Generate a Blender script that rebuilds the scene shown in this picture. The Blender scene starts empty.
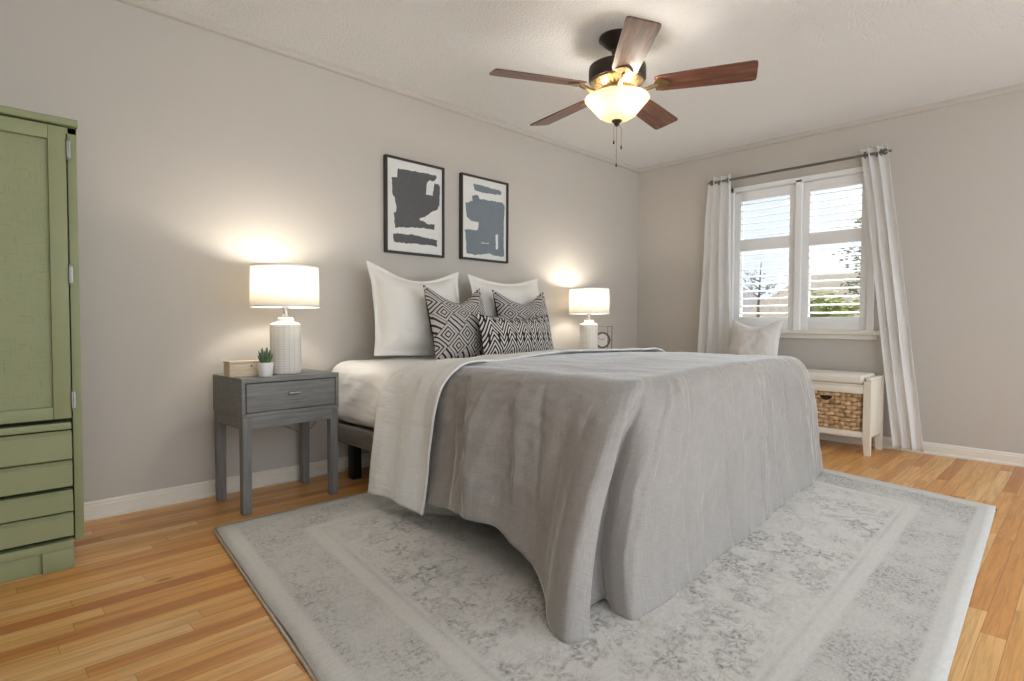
import bpy, bmesh, math, random
import numpy as np
from mathutils import Vector, Matrix, noise
from mathutils.geometry import tessellate_polygon

S = bpy.context.scene
C = S.collection
PI = math.pi
R = math.radians

# ------------------------------------------------------------------ camera
CAM_POS = (-4.88706714, -3.21705541, 0.914365341)
YAW, PITCH, ROLL, FPX = 0.798010110, -0.0318846720, 0.00375140627, 569.226264
cam_data = bpy.data.cameras.new('camera')
cam = bpy.data.objects.new('camera', cam_data)
C.objects.link(cam)
fw = Vector((math.cos(YAW) * math.cos(PITCH), math.sin(YAW) * math.cos(PITCH), math.sin(PITCH)))
rt = Vector((math.sin(YAW), -math.cos(YAW), 0))
up = rt.cross(fw)
rt2 = rt * math.cos(ROLL) + up * math.sin(ROLL)
up2 = -rt * math.sin(ROLL) + up * math.cos(ROLL)
M = Matrix((rt2, up2, -fw)).transposed().to_4x4()
M.translation = Vector(CAM_POS)
cam.matrix_world = M
cam_data.sensor_width = 36
cam_data.lens = FPX / 1024 * 36
cam_data.clip_start = 0.05
cam_data.clip_end = 300
S.camera = cam

# ------------------------------------------------------------------ colour management, sky, sun
S.view_settings.view_transform = 'Standard'
S.view_settings.look = 'None'
S.view_settings.gamma = 1
S.view_settings.use_curve_mapping = False
S.view_settings.exposure = 1.38

SKY_STRENGTH = 0.46
SKY_BRIGHT = 1.0
world = bpy.data.worlds.new('sky')
S.world = world
world.use_nodes = True
wn = world.node_tree
wn.nodes.clear()
wo = wn.nodes.new('ShaderNodeOutputWorld')
wb = wn.nodes.new('ShaderNodeBackground')
wc = wn.nodes.new('ShaderNodeTexCoord')
wnoise = wn.nodes.new('ShaderNodeTexNoise')
wnoise.inputs['Scale'].default_value = 3.2
wnoise.inputs['Detail'].default_value = 6
wr = wn.nodes.new('ShaderNodeValToRGB')
wr.color_ramp.elements[0].position = 0.42
wr.color_ramp.elements[0].color = (0.74, 0.84, 0.95, 1)
wr.color_ramp.elements[1].position = 0.62
wr.color_ramp.elements[1].color = (0.92, 0.96, 1.0, 1)
wn.links.new(wc.outputs['Generated'], wnoise.inputs['Vector'])
wn.links.new(wnoise.outputs['Fac'], wr.inputs['Fac'])
wn.links.new(wr.outputs['Color'], wb.inputs['Color'])
# brighter sky behind the camera, added to fill the open-backed room
wdot = wn.nodes.new('ShaderNodeVectorMath'); wdot.operation = 'DOT_PRODUCT'
wdot.inputs[1].default_value = Vector((-.35, -.90, .25)).normalized()
wn.links.new(wc.outputs['Generated'], wdot.inputs[0])
wmr = wn.nodes.new('ShaderNodeMapRange')
wmr.inputs['From Min'].default_value = -.1; wmr.inputs['From Max'].default_value = .8
wmr.inputs['To Min'].default_value = SKY_STRENGTH; wmr.inputs['To Max'].default_value = SKY_BRIGHT
wn.links.new(wdot.outputs['Value'], wmr.inputs['Value'])
wn.links.new(wmr.outputs['Result'], wb.inputs['Strength'])
wn.links.new(wb.outputs['Background'], wo.inputs['Surface'])

# hazy sun behind thin cloud, outside the window wall
sun_data = bpy.data.lights.new('hazy_sun', 'SUN')
sun_data.energy = 10.0
sun_data.angle = R(50)
sun_data.color = (0.92, 0.96, 1.0)
sun = bpy.data.objects.new('hazy_sun', sun_data)
C.objects.link(sun)
sd = Vector((-0.62, -0.10, -0.78))
sun.rotation_euler = sd.to_track_quat('-Z', 'Y').to_euler()

LAMP_W = 3.5
FAN_W = 7.0

# ------------------------------------------------------------------ materials
class NT:
    def __init__(s, name):
        s.m = bpy.data.materials.new(name)
        s.m.use_nodes = True
        s.t = s.m.node_tree
        s.b = s.t.nodes['Principled BSDF']
        s.out = s.t.nodes['Material Output']
    def n(s, typ, **kw):
        x = s.t.nodes.new('ShaderNode' + typ)
        for k, v in kw.items():
            if k in x.inputs.keys():
                x.inputs[k].default_value = v
            else:
                setattr(x, k, v)
        return x
    def l(s, a, b):
        s.t.links.new(a, b)
    def setin(s, sock, v):
        if isinstance(v, bpy.types.NodeSocket):
            s.l(v, sock)
        else:
            sock.default_value = v
    def math(s, op, a, b=0.0, c=0.0):
        x = s.t.nodes.new('ShaderNodeMath')
        x.operation = op
        for i, v in enumerate((a, b, c)):
            s.setin(x.inputs[i], v)
        return x.outputs[0]
    def mix(s, f, a, b, blend='MIX'):
        x = s.t.nodes.new('ShaderNodeMix')
        x.data_type = 'RGBA'
        x.blend_type = blend
        s.setin(x.inputs[0], f)
        for i, v in ((6, a), (7, b)):
            if not isinstance(v, bpy.types.NodeSocket) and len(v) == 3:
                v = (*v, 1)
            s.setin(x.inputs[i], v)
        return x.outputs[2]
    def coord(s, which='Object', scale=(1, 1, 1), loc=(0, 0, 0), rot=(0, 0, 0)):
        tc = s.n('TexCoord')
        mp = s.n('Mapping')
        mp.inputs['Scale'].default_value = scale
        mp.inputs['Location'].default_value = loc
        mp.inputs['Rotation'].default_value = rot
        s.l(tc.outputs[which], mp.inputs['Vector'])
        return mp.outputs[0]
    def xyz(s, v):
        x = s.n('SeparateXYZ')
        s.l(v, x.inputs[0])
        return x.outputs
    def comb(s, x, y, z=0.0):
        c = s.n('CombineXYZ')
        for i, v in enumerate((x, y, z)):
            s.setin(c.inputs[i], v)
        return c.outputs[0]
    def noise(s, vec, scale, detail=3, rough=.55, dist=0.0):
        x = s.n('TexNoise')
        x.inputs['Scale'].default_value = scale
        x.inputs['Detail'].default_value = detail
        x.inputs['Roughness'].default_value = rough
        x.inputs['Distortion'].default_value = dist
        s.l(vec, x.inputs['Vector'])
        return x.outputs['Fac']
    def ramp(s, f, stops, interp='LINEAR'):
        x = s.n('ValToRGB')
        cr = x.color_ramp
        cr.interpolation = interp
        while len(cr.elements) < len(stops):
            cr.elements.new(0.5)
        for e, (p, c) in zip(cr.elements, stops):
            e.position = p
            e.color = c if len(c) == 4 else (*c, 1)
        s.l(f, x.inputs['Fac'])
        return x.outputs['Color']
    def sstep(s, v, a, b):
        x = s.n('MapRange')
        x.interpolation_type = 'SMOOTHSTEP'
        s.l(v, x.inputs['Value'])
        x.inputs['From Min'].default_value = a
        x.inputs['From Max'].default_value = b
        return x.outputs['Result']
    def bump(s, h, strength=.3, dist=.01):
        x = s.n('Bump')
        x.inputs['Strength'].default_value = strength
        x.inputs['Distance'].default_value = dist
        s.l(h, x.inputs['Height'])
        s.l(x.outputs['Normal'], s.b.inputs['Normal'])
    def base(s, c, rough=.6, spec=.4):
        if isinstance(c, bpy.types.NodeSocket):
            s.l(c, s.b.inputs['Base Color'])
        else:
            s.b.inputs['Base Color'].default_value = (*c, 1)
        s.setin(s.b.inputs['Roughness'], rough)
        s.b.inputs['Specular IOR Level'].default_value = spec

def srgb(r, g, b):
    f = lambda c: c / 255 / 12.92 if c / 255 <= .04045 else ((c / 255 + .055) / 1.055) ** 2.4
    return (f(r), f(g), f(b))

def plain(name, c, rough=.6, spec=.4, metal=0.0, nscale=0, namp=.06, bstr=0, bscale=200):
    k = NT(name)
    if nscale:
        v = k.coord()
        f = k.noise(v, nscale, 4)
        k.base(k.mix(f, tuple(x * (1 - namp) for x in c), tuple(min(1, x * (1 + namp)) for x in c)), rough, spec)
    else:
        k.base(c, rough, spec)
    k.b.inputs['Metallic'].default_value = metal
    if bstr:
        k.bump(k.noise(k.coord(), bscale, 2), bstr, .003)
    return k.m

M_wall = plain('greige_wall_paint', srgb(196, 190, 181), .75, .25, 0, 3, .015, .05, 260)
M_trimwall = plain('greige_trim_paint', srgb(196, 190, 181), .6, .3)
M_white = plain('cream_white_trim_paint', srgb(232, 226, 214), .45, .4, 0, 6, .02)
M_shutter = plain('white_shutter_paint', srgb(240, 240, 238), .4, .4)

def mk_ceiling():
    k = NT('stippled_ceiling')
    v = k.coord()
    k.base(srgb(240, 239, 236), .9, .1)
    a = k.noise(v, 70, 3, .7)
    k.bump(k.sstep(a, .35, .7), .6, .012)
    return k.m
M_ceil = mk_ceiling()

def mk_floor():
    k = NT('oak_strip_floor')
    x, y, z = k.xyz(k.coord())
    W = .060
    ry = k.math('DIVIDE', y, W)
    row = k.math('FLOOR', ry)
    wn1 = k.n('TexWhiteNoise', noise_dimensions='1D')
    k.l(row, wn1.inputs['W'])
    off = k.math('MULTIPLY', wn1.outputs['Value'], 3.7)
    px = k.math('DIVIDE', k.math('ADD', x, off), .85)
    wob = k.math('FLOOR', px)
    wn2 = k.n('TexWhiteNoise', noise_dimensions='2D')
    k.l(k.comb(row, wob), wn2.inputs['Vector'])
    pid = wn2.outputs['Value']
    col = k.ramp(pid, [(0, srgb(196, 126, 66)), (.10, srgb(212, 146, 78)), (.3, srgb(225, 164, 92)), (.6, srgb(232, 175, 103)), (.85, srgb(237, 187, 118)), (1, srgb(241, 200, 138))])
    gv = k.comb(k.math('MULTIPLY', x, 1.6), k.math('MULTIPLY', y, 26), k.math('MULTIPLY', pid, 37))
    g = k.noise(gv, 1.6, 6, .65, .6)
    col = k.mix(k.sstep(g, .35, .72), col, k.mix(.45, col, srgb(150, 92, 48)))
    g2 = k.noise(k.comb(k.math('MULTIPLY', x, 5), k.math('MULTIPLY', y, 160), pid), 1.0, 2)
    col = k.mix(k.math('MULTIPLY', k.sstep(g2, .55, .7), .25), col, srgb(140, 90, 50))
    kn = k.n('TexVoronoi', Scale=1.4)
    k.l(k.comb(k.math('MULTIPLY', x, .8), k.math('MULTIPLY', y, 2.4), 3.0), kn.inputs['Vector'])
    col = k.mix(k.math('MULTIPLY', k.math('SUBTRACT', 1, k.sstep(kn.outputs['Distance'], .012, .045)), .7), col, srgb(92, 52, 26))
    fy = k.math('FRACT', ry)
    ey = k.math('MINIMUM', fy, k.math('SUBTRACT', 1, fy))
    fx = k.math('FRACT', px)
    ex = k.math('MULTIPLY', k.math('MINIMUM', fx, k.math('SUBTRACT', 1, fx)), .85 / W)
    e = k.sstep(k.math('MINIMUM', ey, ex), .004, .03)
    col = k.mix(e, k.mix(.5, col, srgb(110, 66, 34)), col)
    k.base(col, k.math('ADD', .24, k.math('MULTIPLY', g, .16)), .5)
    k.bump(k.math('ADD', e, k.math('MULTIPLY', g, .08)), .15, .002)
    return k.m
M_floor = mk_floor()

def mk_rug():
    k = NT('distressed_rug_pile')
    uv = k.coord('UV')
    u, v, _ = k.xyz(uv)                       # metres from the rug's corner, 3.05 x 2.44
    du = k.math('MINIMUM', u, k.math('SUBTRACT', 3.05, u))
    dv = k.math('MINIMUM', v, k.math('SUBTRACT', 2.44, v))
    d = k.math('MINIMUM', du, dv)
    def band(a, b, s=.012):
        return k.math('MULTIPLY', k.sstep(d, a - s, a + s), k.math('SUBTRACT', 1, k.sstep(d, b - s, b + s)))
    du_ = k.math('ADD', k.math('MULTIPLY', k.noise(uv, 9, 3), .07), k.math('MULTIPLY', k.noise(uv, 40, 2), .022))
    dv_ = k.math('ADD', k.math('MULTIPLY', k.noise(k.coord('UV', (1, 1, 1), (7, 3, 0)), 9, 3), .07), k.math('MULTIPLY', k.noise(k.coord('UV', (1, 1, 1), (2, 9, 0)), 40, 2), .022))
    wv = k.comb(k.math('ADD', u, du_), k.math('ADD', v, dv_))
    # floral ring motifs
    def floral(scale, a, b, pet):
        vo = k.n('TexVoronoi', Scale=scale)
        vo.inputs['Randomness'].default_value = .55
        k.l(wv, vo.inputs['Vector'])
        loc = k.n('VectorMath', operation='SUBTRACT')
        sc = k.n('VectorMath', operation='SCALE')
        k.l(wv, loc.inputs[0]); k.l(vo.outputs['Position'], loc.inputs[1])
        lx, ly, _ = k.xyz(loc.outputs[0])
        ang = k.math('ARCTAN2', ly, lx)
        petal = k.math('MULTIPLY', k.math('SINE', k.math('MULTIPLY', ang, pet)), .09)
        dist = k.math('ADD', vo.outputs['Distance'], petal)
        ring = k.math('MULTIPLY', k.sstep(dist, a - .04, a + .08), k.math('SUBTRACT', 1, k.sstep(dist, b - .03, b + .10)))
        core = k.math('SUBTRACT', 1, k.sstep(dist, .06, .13))
        return k.math('MAXIMUM', ring, core)
    f1 = floral(2.6, .24, .36, 9)
    f2 = floral(8.0, .22, .40, 5)
    f3 = floral(22.0, .20, .42, 4)
    scroll = k.noise(wv, 16, 2, .5, 1.6)
    scr = k.math('SUBTRACT', 1, k.sstep(k.math('ABSOLUTE', k.math('SUBTRACT', scroll, .5)), .012, .035))
    outer = k.math('MULTIPLY', band(.07, .28), k.math('MAXIMUM', f3, .6))
    lines = k.math('MULTIPLY', k.math('MAXIMUM', band(.085, .10, .008), band(.33, .345, .008)), .45)
    inner = k.math('MULTIPLY', band(.80, .96), k.math('MAXIMUM', f3, .7))
    field1 = k.math('MULTIPLY', band(.36, .80), k.math('MAXIMUM', f2, k.math('MULTIPLY', scr, .6)))
    field2 = k.math('MULTIPLY', k.sstep(d, .95, .99), k.math('MAXIMUM', f1, k.math('MULTIPLY', k.math('MAXIMUM', f2, scr), .7)))
    pat = outer
    for q in (lines, inner, field1, field2):
        pat = k.math('MAXIMUM', pat, q)
    clump = k.math('MULTIPLY', k.sstep(k.noise(wv, 11, 4, .65, .8), .50, .64), .75)
    pat = k.math('MAXIMUM', pat, k.math('MULTIPLY', clump, k.sstep(d, .30, .40)))
    wear = k.sstep(k.noise(uv, 3.2, 5, .62), .36, .62)
    wear2 = k.sstep(k.noise(k.comb(k.math('MULTIPLY', u, 14), k.math('MULTIPLY', v, 38)), 2.2, 4, .7), .38, .60)
    grain = k.noise(uv, 240, 2)
    speck = k.sstep(k.noise(uv, 75, 3, .7), .40, .58)
    a = k.math('MULTIPLY', k.math('MULTIPLY', pat, k.math('ADD', .30, k.math('MULTIPLY', wear, .7))), k.math('MULTIPLY', k.math('ADD', .35, k.math('MULTIPLY', wear2, .65)), k.math('ADD', .35, k.math('MULTIPLY', speck, .65))))
    a = k.math('ADD', a, k.math('MULTIPLY', k.math('SUBTRACT', 1, wear2), .10))
    light = k.mix(grain, srgb(203, 200, 194), srgb(219, 216, 210))
    dark = k.mix(grain, srgb(104, 102, 98), srgb(132, 130, 126))
    k.base(k.mix(k.math('MINIMUM', a, 1.0), light, dark), .95, .1)
    k.b.inputs['Sheen Weight'].default_value = .15
    k.bump(grain, .5, .004)
    return k.m
M_rug = mk_rug()
M_rugedge = plain('rug_edge_binding', srgb(204, 199, 188), .95, .1, 0, 60, .15)
M_rugdark = plain('rug_dark_strip', srgb(120, 116, 110), .95, .1, 0, 60, .15)  # darker grey strip along the rug's window-side edge

def mk_fabric(name, c, c2, weave=420, rough=.9, sheen=.2, transl=0.0, slub=.5, bstr=.35, wrinkle=0.0):
    k = NT(name)
    uv = k.coord('UV')
    u, v, _ = k.xyz(uv)
    a = k.noise(k.comb(k.math('MULTIPLY', u, weave), k.math('MULTIPLY', v, weave * .06)), 1, 2, .6)
    b = k.noise(k.comb(k.math('MULTIPLY', u, weave * .06), k.math('MULTIPLY', v, weave)), 1, 2, .6)
    w = k.math('MULTIPLY', k.math('ADD', a, b), .5)
    big = k.noise(uv, 5, 4, .6)
    f = k.math('ADD', k.math('MULTIPLY', k.sstep(w, .36, .64), slub), k.math('MULTIPLY', big, 1 - slub))
    k.base(k.mix(f, c, c2), rough, .15)
    k.b.inputs['Sheen Weight'].default_value = sheen
    k.b.inputs['Sheen Roughness'].default_value = .3
    h = w
    if wrinkle:
        w1 = k.noise(k.comb(k.math('MULTIPLY', u, 16), k.math('MULTIPLY', v, 2.6)), 1, 3, .6, .8)
        w1 = k.math('SUBTRACT', 1, k.math('MULTIPLY', k.math('ABSOLUTE', k.math('SUBTRACT', w1, .5)), 5))
        w2 = k.noise(k.comb(k.math('MULTIPLY', u, 9), k.math('MULTIPLY', v, 11)), 1, 4, .6, 1.2)
        w2 = k.math('SUBTRACT', 1, k.math('MULTIPLY', k.math('ABSOLUTE', k.math('SUBTRACT', w2, .5)), 6))
        hh = k.math('ADD', k.math('MAXIMUM', w1, 0.0), k.math('MULTIPLY', k.math('MAXIMUM', w2, 0.0), .6))
        h = k.math('ADD', k.math('MULTIPLY', w, .22), k.math('MULTIPLY', hh, wrinkle))
        k.bump(h, bstr, .009)
    else:
        k.bump(w, bstr, .002)
    if transl:
        tr = k.n('BsdfTranslucent')
        tr.inputs['Color'].default_value = (*c2, 1)
        mx = k.n('MixShader')
        mx.inputs[0].default_value = transl
        k.l(k.b.outputs[0], mx.inputs[1]); k.l(tr.outputs[0], mx.inputs[2])
        k.l(mx.outputs[0], k.out.inputs['Surface'])
    return k.m
M_duvet = mk_fabric('grey_linen', srgb(146, 141, 136), srgb(174, 169, 164), 420, .85, 1.0, 0, .5, .45, .22)
M_sheet = mk_fabric('white_cotton_sheet', srgb(232, 231, 229), srgb(243, 242, 240), 500, .85, .1, 0, .4, .35, .5)
M_sham = mk_fabric('white_linen_sham', srgb(228, 224, 216), srgb(240, 237, 230), 400, .9, .1, 0, .5, .25)
M_throwp = mk_fabric('offwhite_textured_cushion', srgb(214, 208, 202), srgb(232, 228, 223), 520, .95, .1, 0, .95, .5)
M_curtain = mk_fabric('white_linen_curtain', srgb(240, 239, 236), srgb(248, 247, 245), 300, .9, .05, .40, .5, .15)
M_benchpad = mk_fabric('cream_bench_cushion', srgb(226, 219, 205), srgb(238, 232, 220), 500, .7, .05, 0, .4, .1)
M_piping = plain('black_cushion_backing', srgb(40, 38, 38), .9, .1)

def mk_diamond():
    k = NT('black_diamond_weave')
    u, v, _ = k.xyz(k.coord('UV'))
    n = 3.3
    a = k.math('MULTIPLY', k.math('ADD', u, v), n)
    b = k.math('MULTIPLY', k.math('SUBTRACT', u, v), n)
    fa, fb = k.math('FLOOR', a), k.math('FLOOR', b)
    ca = k.math('ABSOLUTE', k.math('SUBTRACT', k.math('FRACT', a), .5))
    cb = k.math('ABSOLUTE', k.math('SUBTRACT', k.math('FRACT', b), .5))
    r = k.math('MULTIPLY', k.math('MAXIMUM', ca, cb), 2)
    def ring(p, w=.075):
        return k.math('LESS_THAN', k.math('ABSOLUTE', k.math('SUBTRACT', r, p)), w)
    rings = k.math('MAXIMUM', k.math('MAXIMUM', ring(.28, .07), ring(.62, .07)), ring(1.0, .07))
    # every third diagonal strip turns into plain diagonal bars, which gives the key-like linking
    par = k.math('MODULO', k.math('ADD', k.math('ADD', fa, k.math('MULTIPLY', fb, 2)), 60), 3)
    isbar = k.math('LESS_THAN', par, .5)
    fr = k.math('FRACT', k.math('MULTIPLY', a, 3))
    bars = k.math('LESS_THAN', k.math('ABSOLUTE', k.math('SUBTRACT', fr, .5)), .17)
    pat = k.math('ADD', k.math('MULTIPLY', rings, k.math('SUBTRACT', 1, isbar)), k.math('MULTIPLY', bars, isbar))
    wv = k.noise(k.coord('UV', (300, 300, 1)), 1, 2)
    k.base(k.mix(pat, k.mix(wv, srgb(178, 172, 166), srgb(205, 200, 194)), srgb(48, 46, 47)), .92, .1)
    k.bump(wv, .3, .002)
    return k.m
M_diamond = mk_diamond()

def mk_chevron():
    k = NT('black_white_chevron_weave')
    u, v, _ = k.xyz(k.coord('UV'))
    p = k.math('MULTIPLY', u, 2.1)
    tri = k.math('ABSOLUTE', k.math('SUBTRACT', k.math('FRACT', p), .5))
    s = k.math('ADD', k.math('MULTIPLY', v, 8.5), k.math('MULTIPLY', tri, 6.5))
    st = k.math('LESS_THAN', k.math('FRACT', s), .52)
    # black joints along the chevron folds
    jt = k.math('LESS_THAN', k.math('ABSOLUTE', k.math('SUBTRACT', tri, .25)), .05)
    jn = k.math('MULTIPLY', jt, k.math('LESS_THAN', k.math('FRACT', k.math('MULTIPLY', s, .25)), .5))
    pat = k.math('MAXIMUM', st, jn)
    wv = k.noise(k.coord('UV', (300, 300, 1)), 1, 2)
    k.base(k.mix(pat, k.mix(wv, srgb(205, 200, 195), srgb(228, 224, 218)), srgb(46, 44, 45)), .92, .1)
    k.bump(wv, .3, .002)
    return k.m
M_chevron = mk_chevron()

def mk_paintwood(name, c, c2, axis=0, freq=(2, 40, 40), rough=.55, amp=.5):
    k = NT(name)
    v = k.coord('Object', freq)
    g = k.noise(v, 1.5, 4, .65, .4)
    k.base(k.mix(k.sstep(g, .3, .7), c, c2), rough, .35)
    k.bump(g, .12, .002)
    return k.m
M_nsx = mk_paintwood('grey_washed_wood', srgb(118, 117, 115), srgb(140, 139, 136), 0, (3, 45, 45))
M_nsz = mk_paintwood('grey_washed_wood_upright', srgb(114, 113, 111), srgb(136, 135, 132), 0, (45, 45, 3))
M_bedwood = mk_paintwood('grey_bed_wood', srgb(122, 119, 115), srgb(146, 142, 137), 0, (40, 3, 40))
M_blacklegs = plain('black_leg_paint', srgb(26, 25, 26), .5)
M_pine = mk_paintwood('pale_pine', srgb(206, 184, 154), srgb(228, 210, 184), 0, (6, 60, 30))
M_cream = plain('cream_painted_wood', srgb(232, 224, 206), .5, .4, 0, 5, .03)
M_darkgap = plain('painted_gap_shade', srgb(50, 52, 40), .9, .1)  # colour standing in for the shade in the armoire's door gaps

def mk_green(name, hatch):
    k = NT(name)
    v = k.coord()
    f = k.noise(v, 6, 5, .6)
    col = k.mix(f, srgb(138, 144, 105), srgb(152, 157, 118))
    x, y, z = k.xyz(v)
    a = k.noise(k.comb(k.math('MULTIPLY', x, 18), 0.0, k.math('MULTIPLY', z, 220)), 1, 2)
    b = k.noise(k.comb(k.math('MULTIPLY', x, 220), 0.0, k.math('MULTIPLY', z, 18)), 1, 2)
    w = k.math('MAXIMUM', a, b)
    if hatch:
        col = k.mix(k.math('MULTIPLY', k.sstep(w, .58, .70), .45), col, srgb(116, 122, 80))
    k.base(col, .5, .35)
    k.bump(w, .15, .002)
    return k.m
M_green = mk_green('sage_green_paint', False)
M_greenp = mk_green('sage_green_crosshatched_paint', True)
M_nickel = plain('brushed_nickel', srgb(190, 188, 184), .3, .5, 1.0)
M_rod = plain('pewter_metal', srgb(128, 124, 120), .35, .5, 1.0)
M_bronze = plain('dark_bronze', srgb(66, 58, 48), .4, .5, .6, 8, .15)
M_brass = plain('antique_brass', srgb(150, 128, 92), .32, .5, .9, 12, .15)
M_blackframe = plain('black_picture_frame', srgb(52, 47, 44), .45, .4)
M_paper = plain('art_paper', srgb(226, 225, 220), .8, .2, 0, 30, .02)
M_ink = plain('charcoal_brush_ink', srgb(96, 96, 97), .75, .2, 0, 25, .12)
M_slate = plain('slate_brush_ink', srgb(122, 131, 138), .7, .2, 0, 12, .12)
M_whitepot = plain('white_ceramic', srgb(236, 235, 231), .35, .5)
M_soil = plain('potting_soil', srgb(60, 48, 38), .95, .1, 0, 60, .3)
M_leaf = plain('succulent_green', srgb(98, 124, 92), .55, .3, 0, 30, .25)
M_clock = plain('dark_metal_clock', srgb(84, 78, 74), .45, .5, .6)
M_face = plain('pale_clock_face', srgb(214, 208, 200), .6, .3)
M_cord = plain('clear_lamp_cord', srgb(150, 142, 132), .4, .4)
M_roof1 = plain('dark_roof_shingles', srgb(62, 57, 55), .9, .2, 0, 8, .25)
M_roof2 = plain('brown_roof_shingles', srgb(84, 74, 60), .9, .2, 0, 8, .25)
M_brickw = plain('tan_house_wall', srgb(92, 78, 66), .9, .2, 0, 8, .15)
M_bark = plain('bark', srgb(84, 72, 64), .9, .2, 0, 10, .2)
M_fol1 = plain('spring_foliage', srgb(124, 128, 72), .8, .2, 0, 3, .35)
M_fol2 = plain('bud_foliage', srgb(108, 112, 84), .8, .2, 0, 3, .3)
M_bounceground = plain('pale_bounce_ground', srgb(160, 160, 158), .95, .1, 0, 2, .15)  # unseen ground outside, made pale to bounce light up onto the ceiling
M_darkglass = plain('dark_window_glass', srgb(60, 66, 74), .1, .5)

def mk_fanwood():
    k = NT('walnut_fan_blade')
    x, y, z = k.xyz(k.coord())
    g = k.noise(k.comb(k.math('MULTIPLY', x, 3), k.math('MULTIPLY', y, 34), 0.0), 1.4, 5, .6, .5)
    k.base(k.ramp(g, [(.25, srgb(70, 42, 32)), (.5, srgb(112, 72, 56)), (.75, srgb(146, 104, 84))]), .35, .5)
    return k.m
M_fanwood = mk_fanwood()

def mk_shade():
    k = NT('white_linen_lampshade')
    uv = k.coord('UV')
    u, v, _ = k.xyz(uv)
    w = k.noise(k.comb(k.math('MULTIPLY', u, 500), k.math('MULTIPLY', v, 60)), 1, 2)
    col = k.mix(w, srgb(240, 236, 226), srgb(250, 248, 242))
    k.base(col, .9, .1)
    tr = k.n('BsdfTranslucent'); tr.inputs['Color'].default_value = (.95, .90, .82, 1)
    mx = k.n('MixShader'); mx.inputs[0].default_value = .45
    k.l(k.b.outputs[0], mx.inputs[1]); k.l(tr.outputs[0], mx.inputs[2])
    k.l(mx.outputs[0], k.out.inputs['Surface'])
    return k.m
M_shade = mk_shade()

def mk_bowl():
    k = NT('frosted_glass_bowl')
    k.base(srgb(236, 222, 192), .35, .5)
    tr = k.n('BsdfTranslucent'); tr.inputs['Color'].default_value = (.68, .61, .48, 1)
    mx = k.n('MixShader'); mx.inputs[0].default_value = .55
    k.l(k.b.outputs[0], mx.inputs[1]); k.l(tr.outputs[0], mx.inputs[2])
    k.l(mx.outputs[0], k.out.inputs['Surface'])
    return k.m
M_bowl = mk_bowl()

def mk_bulb(name, c, s):
    k = NT(name)
    k.base(c, .5)
    k.b.inputs['Emission Color'].default_value = (*c, 1)
    k.b.inputs['Emission Strength'].default_value = s
    return k.m
M_bulb = mk_bulb('glowing_bulb', (1.0, .90, .76), 4)

def mk_ceramic():
    k = NT('dimpled_white_ceramic')
    u, v, _ = k.xyz(k.coord('UV'))
    a = k.math('ABSOLUTE', k.math('SINE', k.math('MULTIPLY', u, 18 * PI)))
    b = k.math('ABSOLUTE', k.math('SINE', k.math('MULTIPLY', v, 34 * PI)))
    h = k.math('MULTIPLY', k.sstep(a, .12, .5), k.sstep(b, .15, .5))
    h2 = k.noise(k.coord('UV', (60, 30, 1)), 1, 2)
    k.base(k.mix(h, srgb(216, 211, 203), srgb(230, 226, 219)), .5, .4)
    k.bump(k.math('ADD', h, k.math('MULTIPLY', h2, .4)), .35, .003)
    return k.m
M_ceramic = mk_ceramic()

def mk_glass():
    k = NT('window_glass')
    tr = k.n('BsdfTransparent')
    gl = k.n('BsdfGlossy', Roughness=0.0)
    fr = k.n('Fresnel', IOR=1.45)
    mx = k.n('MixShader')
    k.l(fr.outputs[0], mx.inputs[0]); k.l(tr.outputs[0], mx.inputs[1]); k.l(gl.outputs[0], mx.inputs[2])
    k.l(mx.outputs[0], k.out.inputs['Surface'])
    return k.m
M_glass = mk_glass()

def mk_wicker():
    k = NT('woven_seagrass')
    x, y, z = k.xyz(k.coord())
    f = k.noise(k.comb(k.math('MULTIPLY', x, 40), k.math('MULTIPLY', y, 40), k.math('MULTIPLY', z, 60)), 1, 3)
    f2 = k.noise(k.coord(), 14, 3)
    c = k.ramp(f, [(.25, srgb(140, 104, 72)), (.5, srgb(206, 172, 130)), (.75, srgb(236, 212, 176))])
    k.base(k.mix(k.sstep(f2, .55, .75), c, srgb(126, 96, 68)), .85, .2)
    return k.m
M_wicker = mk_wicker()
M_wickdark = plain('basket_inside_shade', srgb(64, 46, 34), .95, .1)  # shade inside the basket put into the colour

# ------------------------------------------------------------------ mesh helpers
def obj(name, bm, mat, parent=None, smooth=False, angle=None):
    me = bpy.data.meshes.new(name)
    bm.normal_update()
    bm.to_mesh(me)
    bm.free()
    o = bpy.data.objects.new(name, me)
    C.objects.link(o)
    for mm in (mat if isinstance(mat, (list, tuple)) else [mat]):
        me.materials.append(mm)
    if smooth:
        me.polygons.foreach_set('use_smooth', [True] * len(me.polygons))
        if angle:
            me.set_sharp_from_angle(angle=R(angle))
    if parent is not None:
        o.parent = parent
    return o

def tag(o, label, cat, group=None, kind=None):
    o['label'] = label
    o['category'] = cat
    if group:
        o['group'] = group
    if kind:
        o['kind'] = kind
    return o

def thing(name, label, cat, loc=(0, 0, 0), rz=0.0, group=None, kind=None):
    o = bpy.data.objects.new(name, None)
    o.empty_display_size = .1
    C.objects.link(o)
    o.location = loc
    o.rotation_euler = (0, 0, rz)
    return tag(o, label, cat, group, kind)

def dup(root, loc, rz=None, label=None, group=None):
    r = root.copy(); C.objects.link(r)
    r.location = loc
    if rz is not None:
        r.rotation_euler = (0, 0, rz)
    if label: r['label'] = label
    if group: r['group'] = group
    for ch in list(root.children):
        c = ch.copy(); C.objects.link(c); c.parent = r
        for g in list(ch.children):
            d = g.copy(); C.objects.link(d); d.parent = c
    return r

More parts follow.
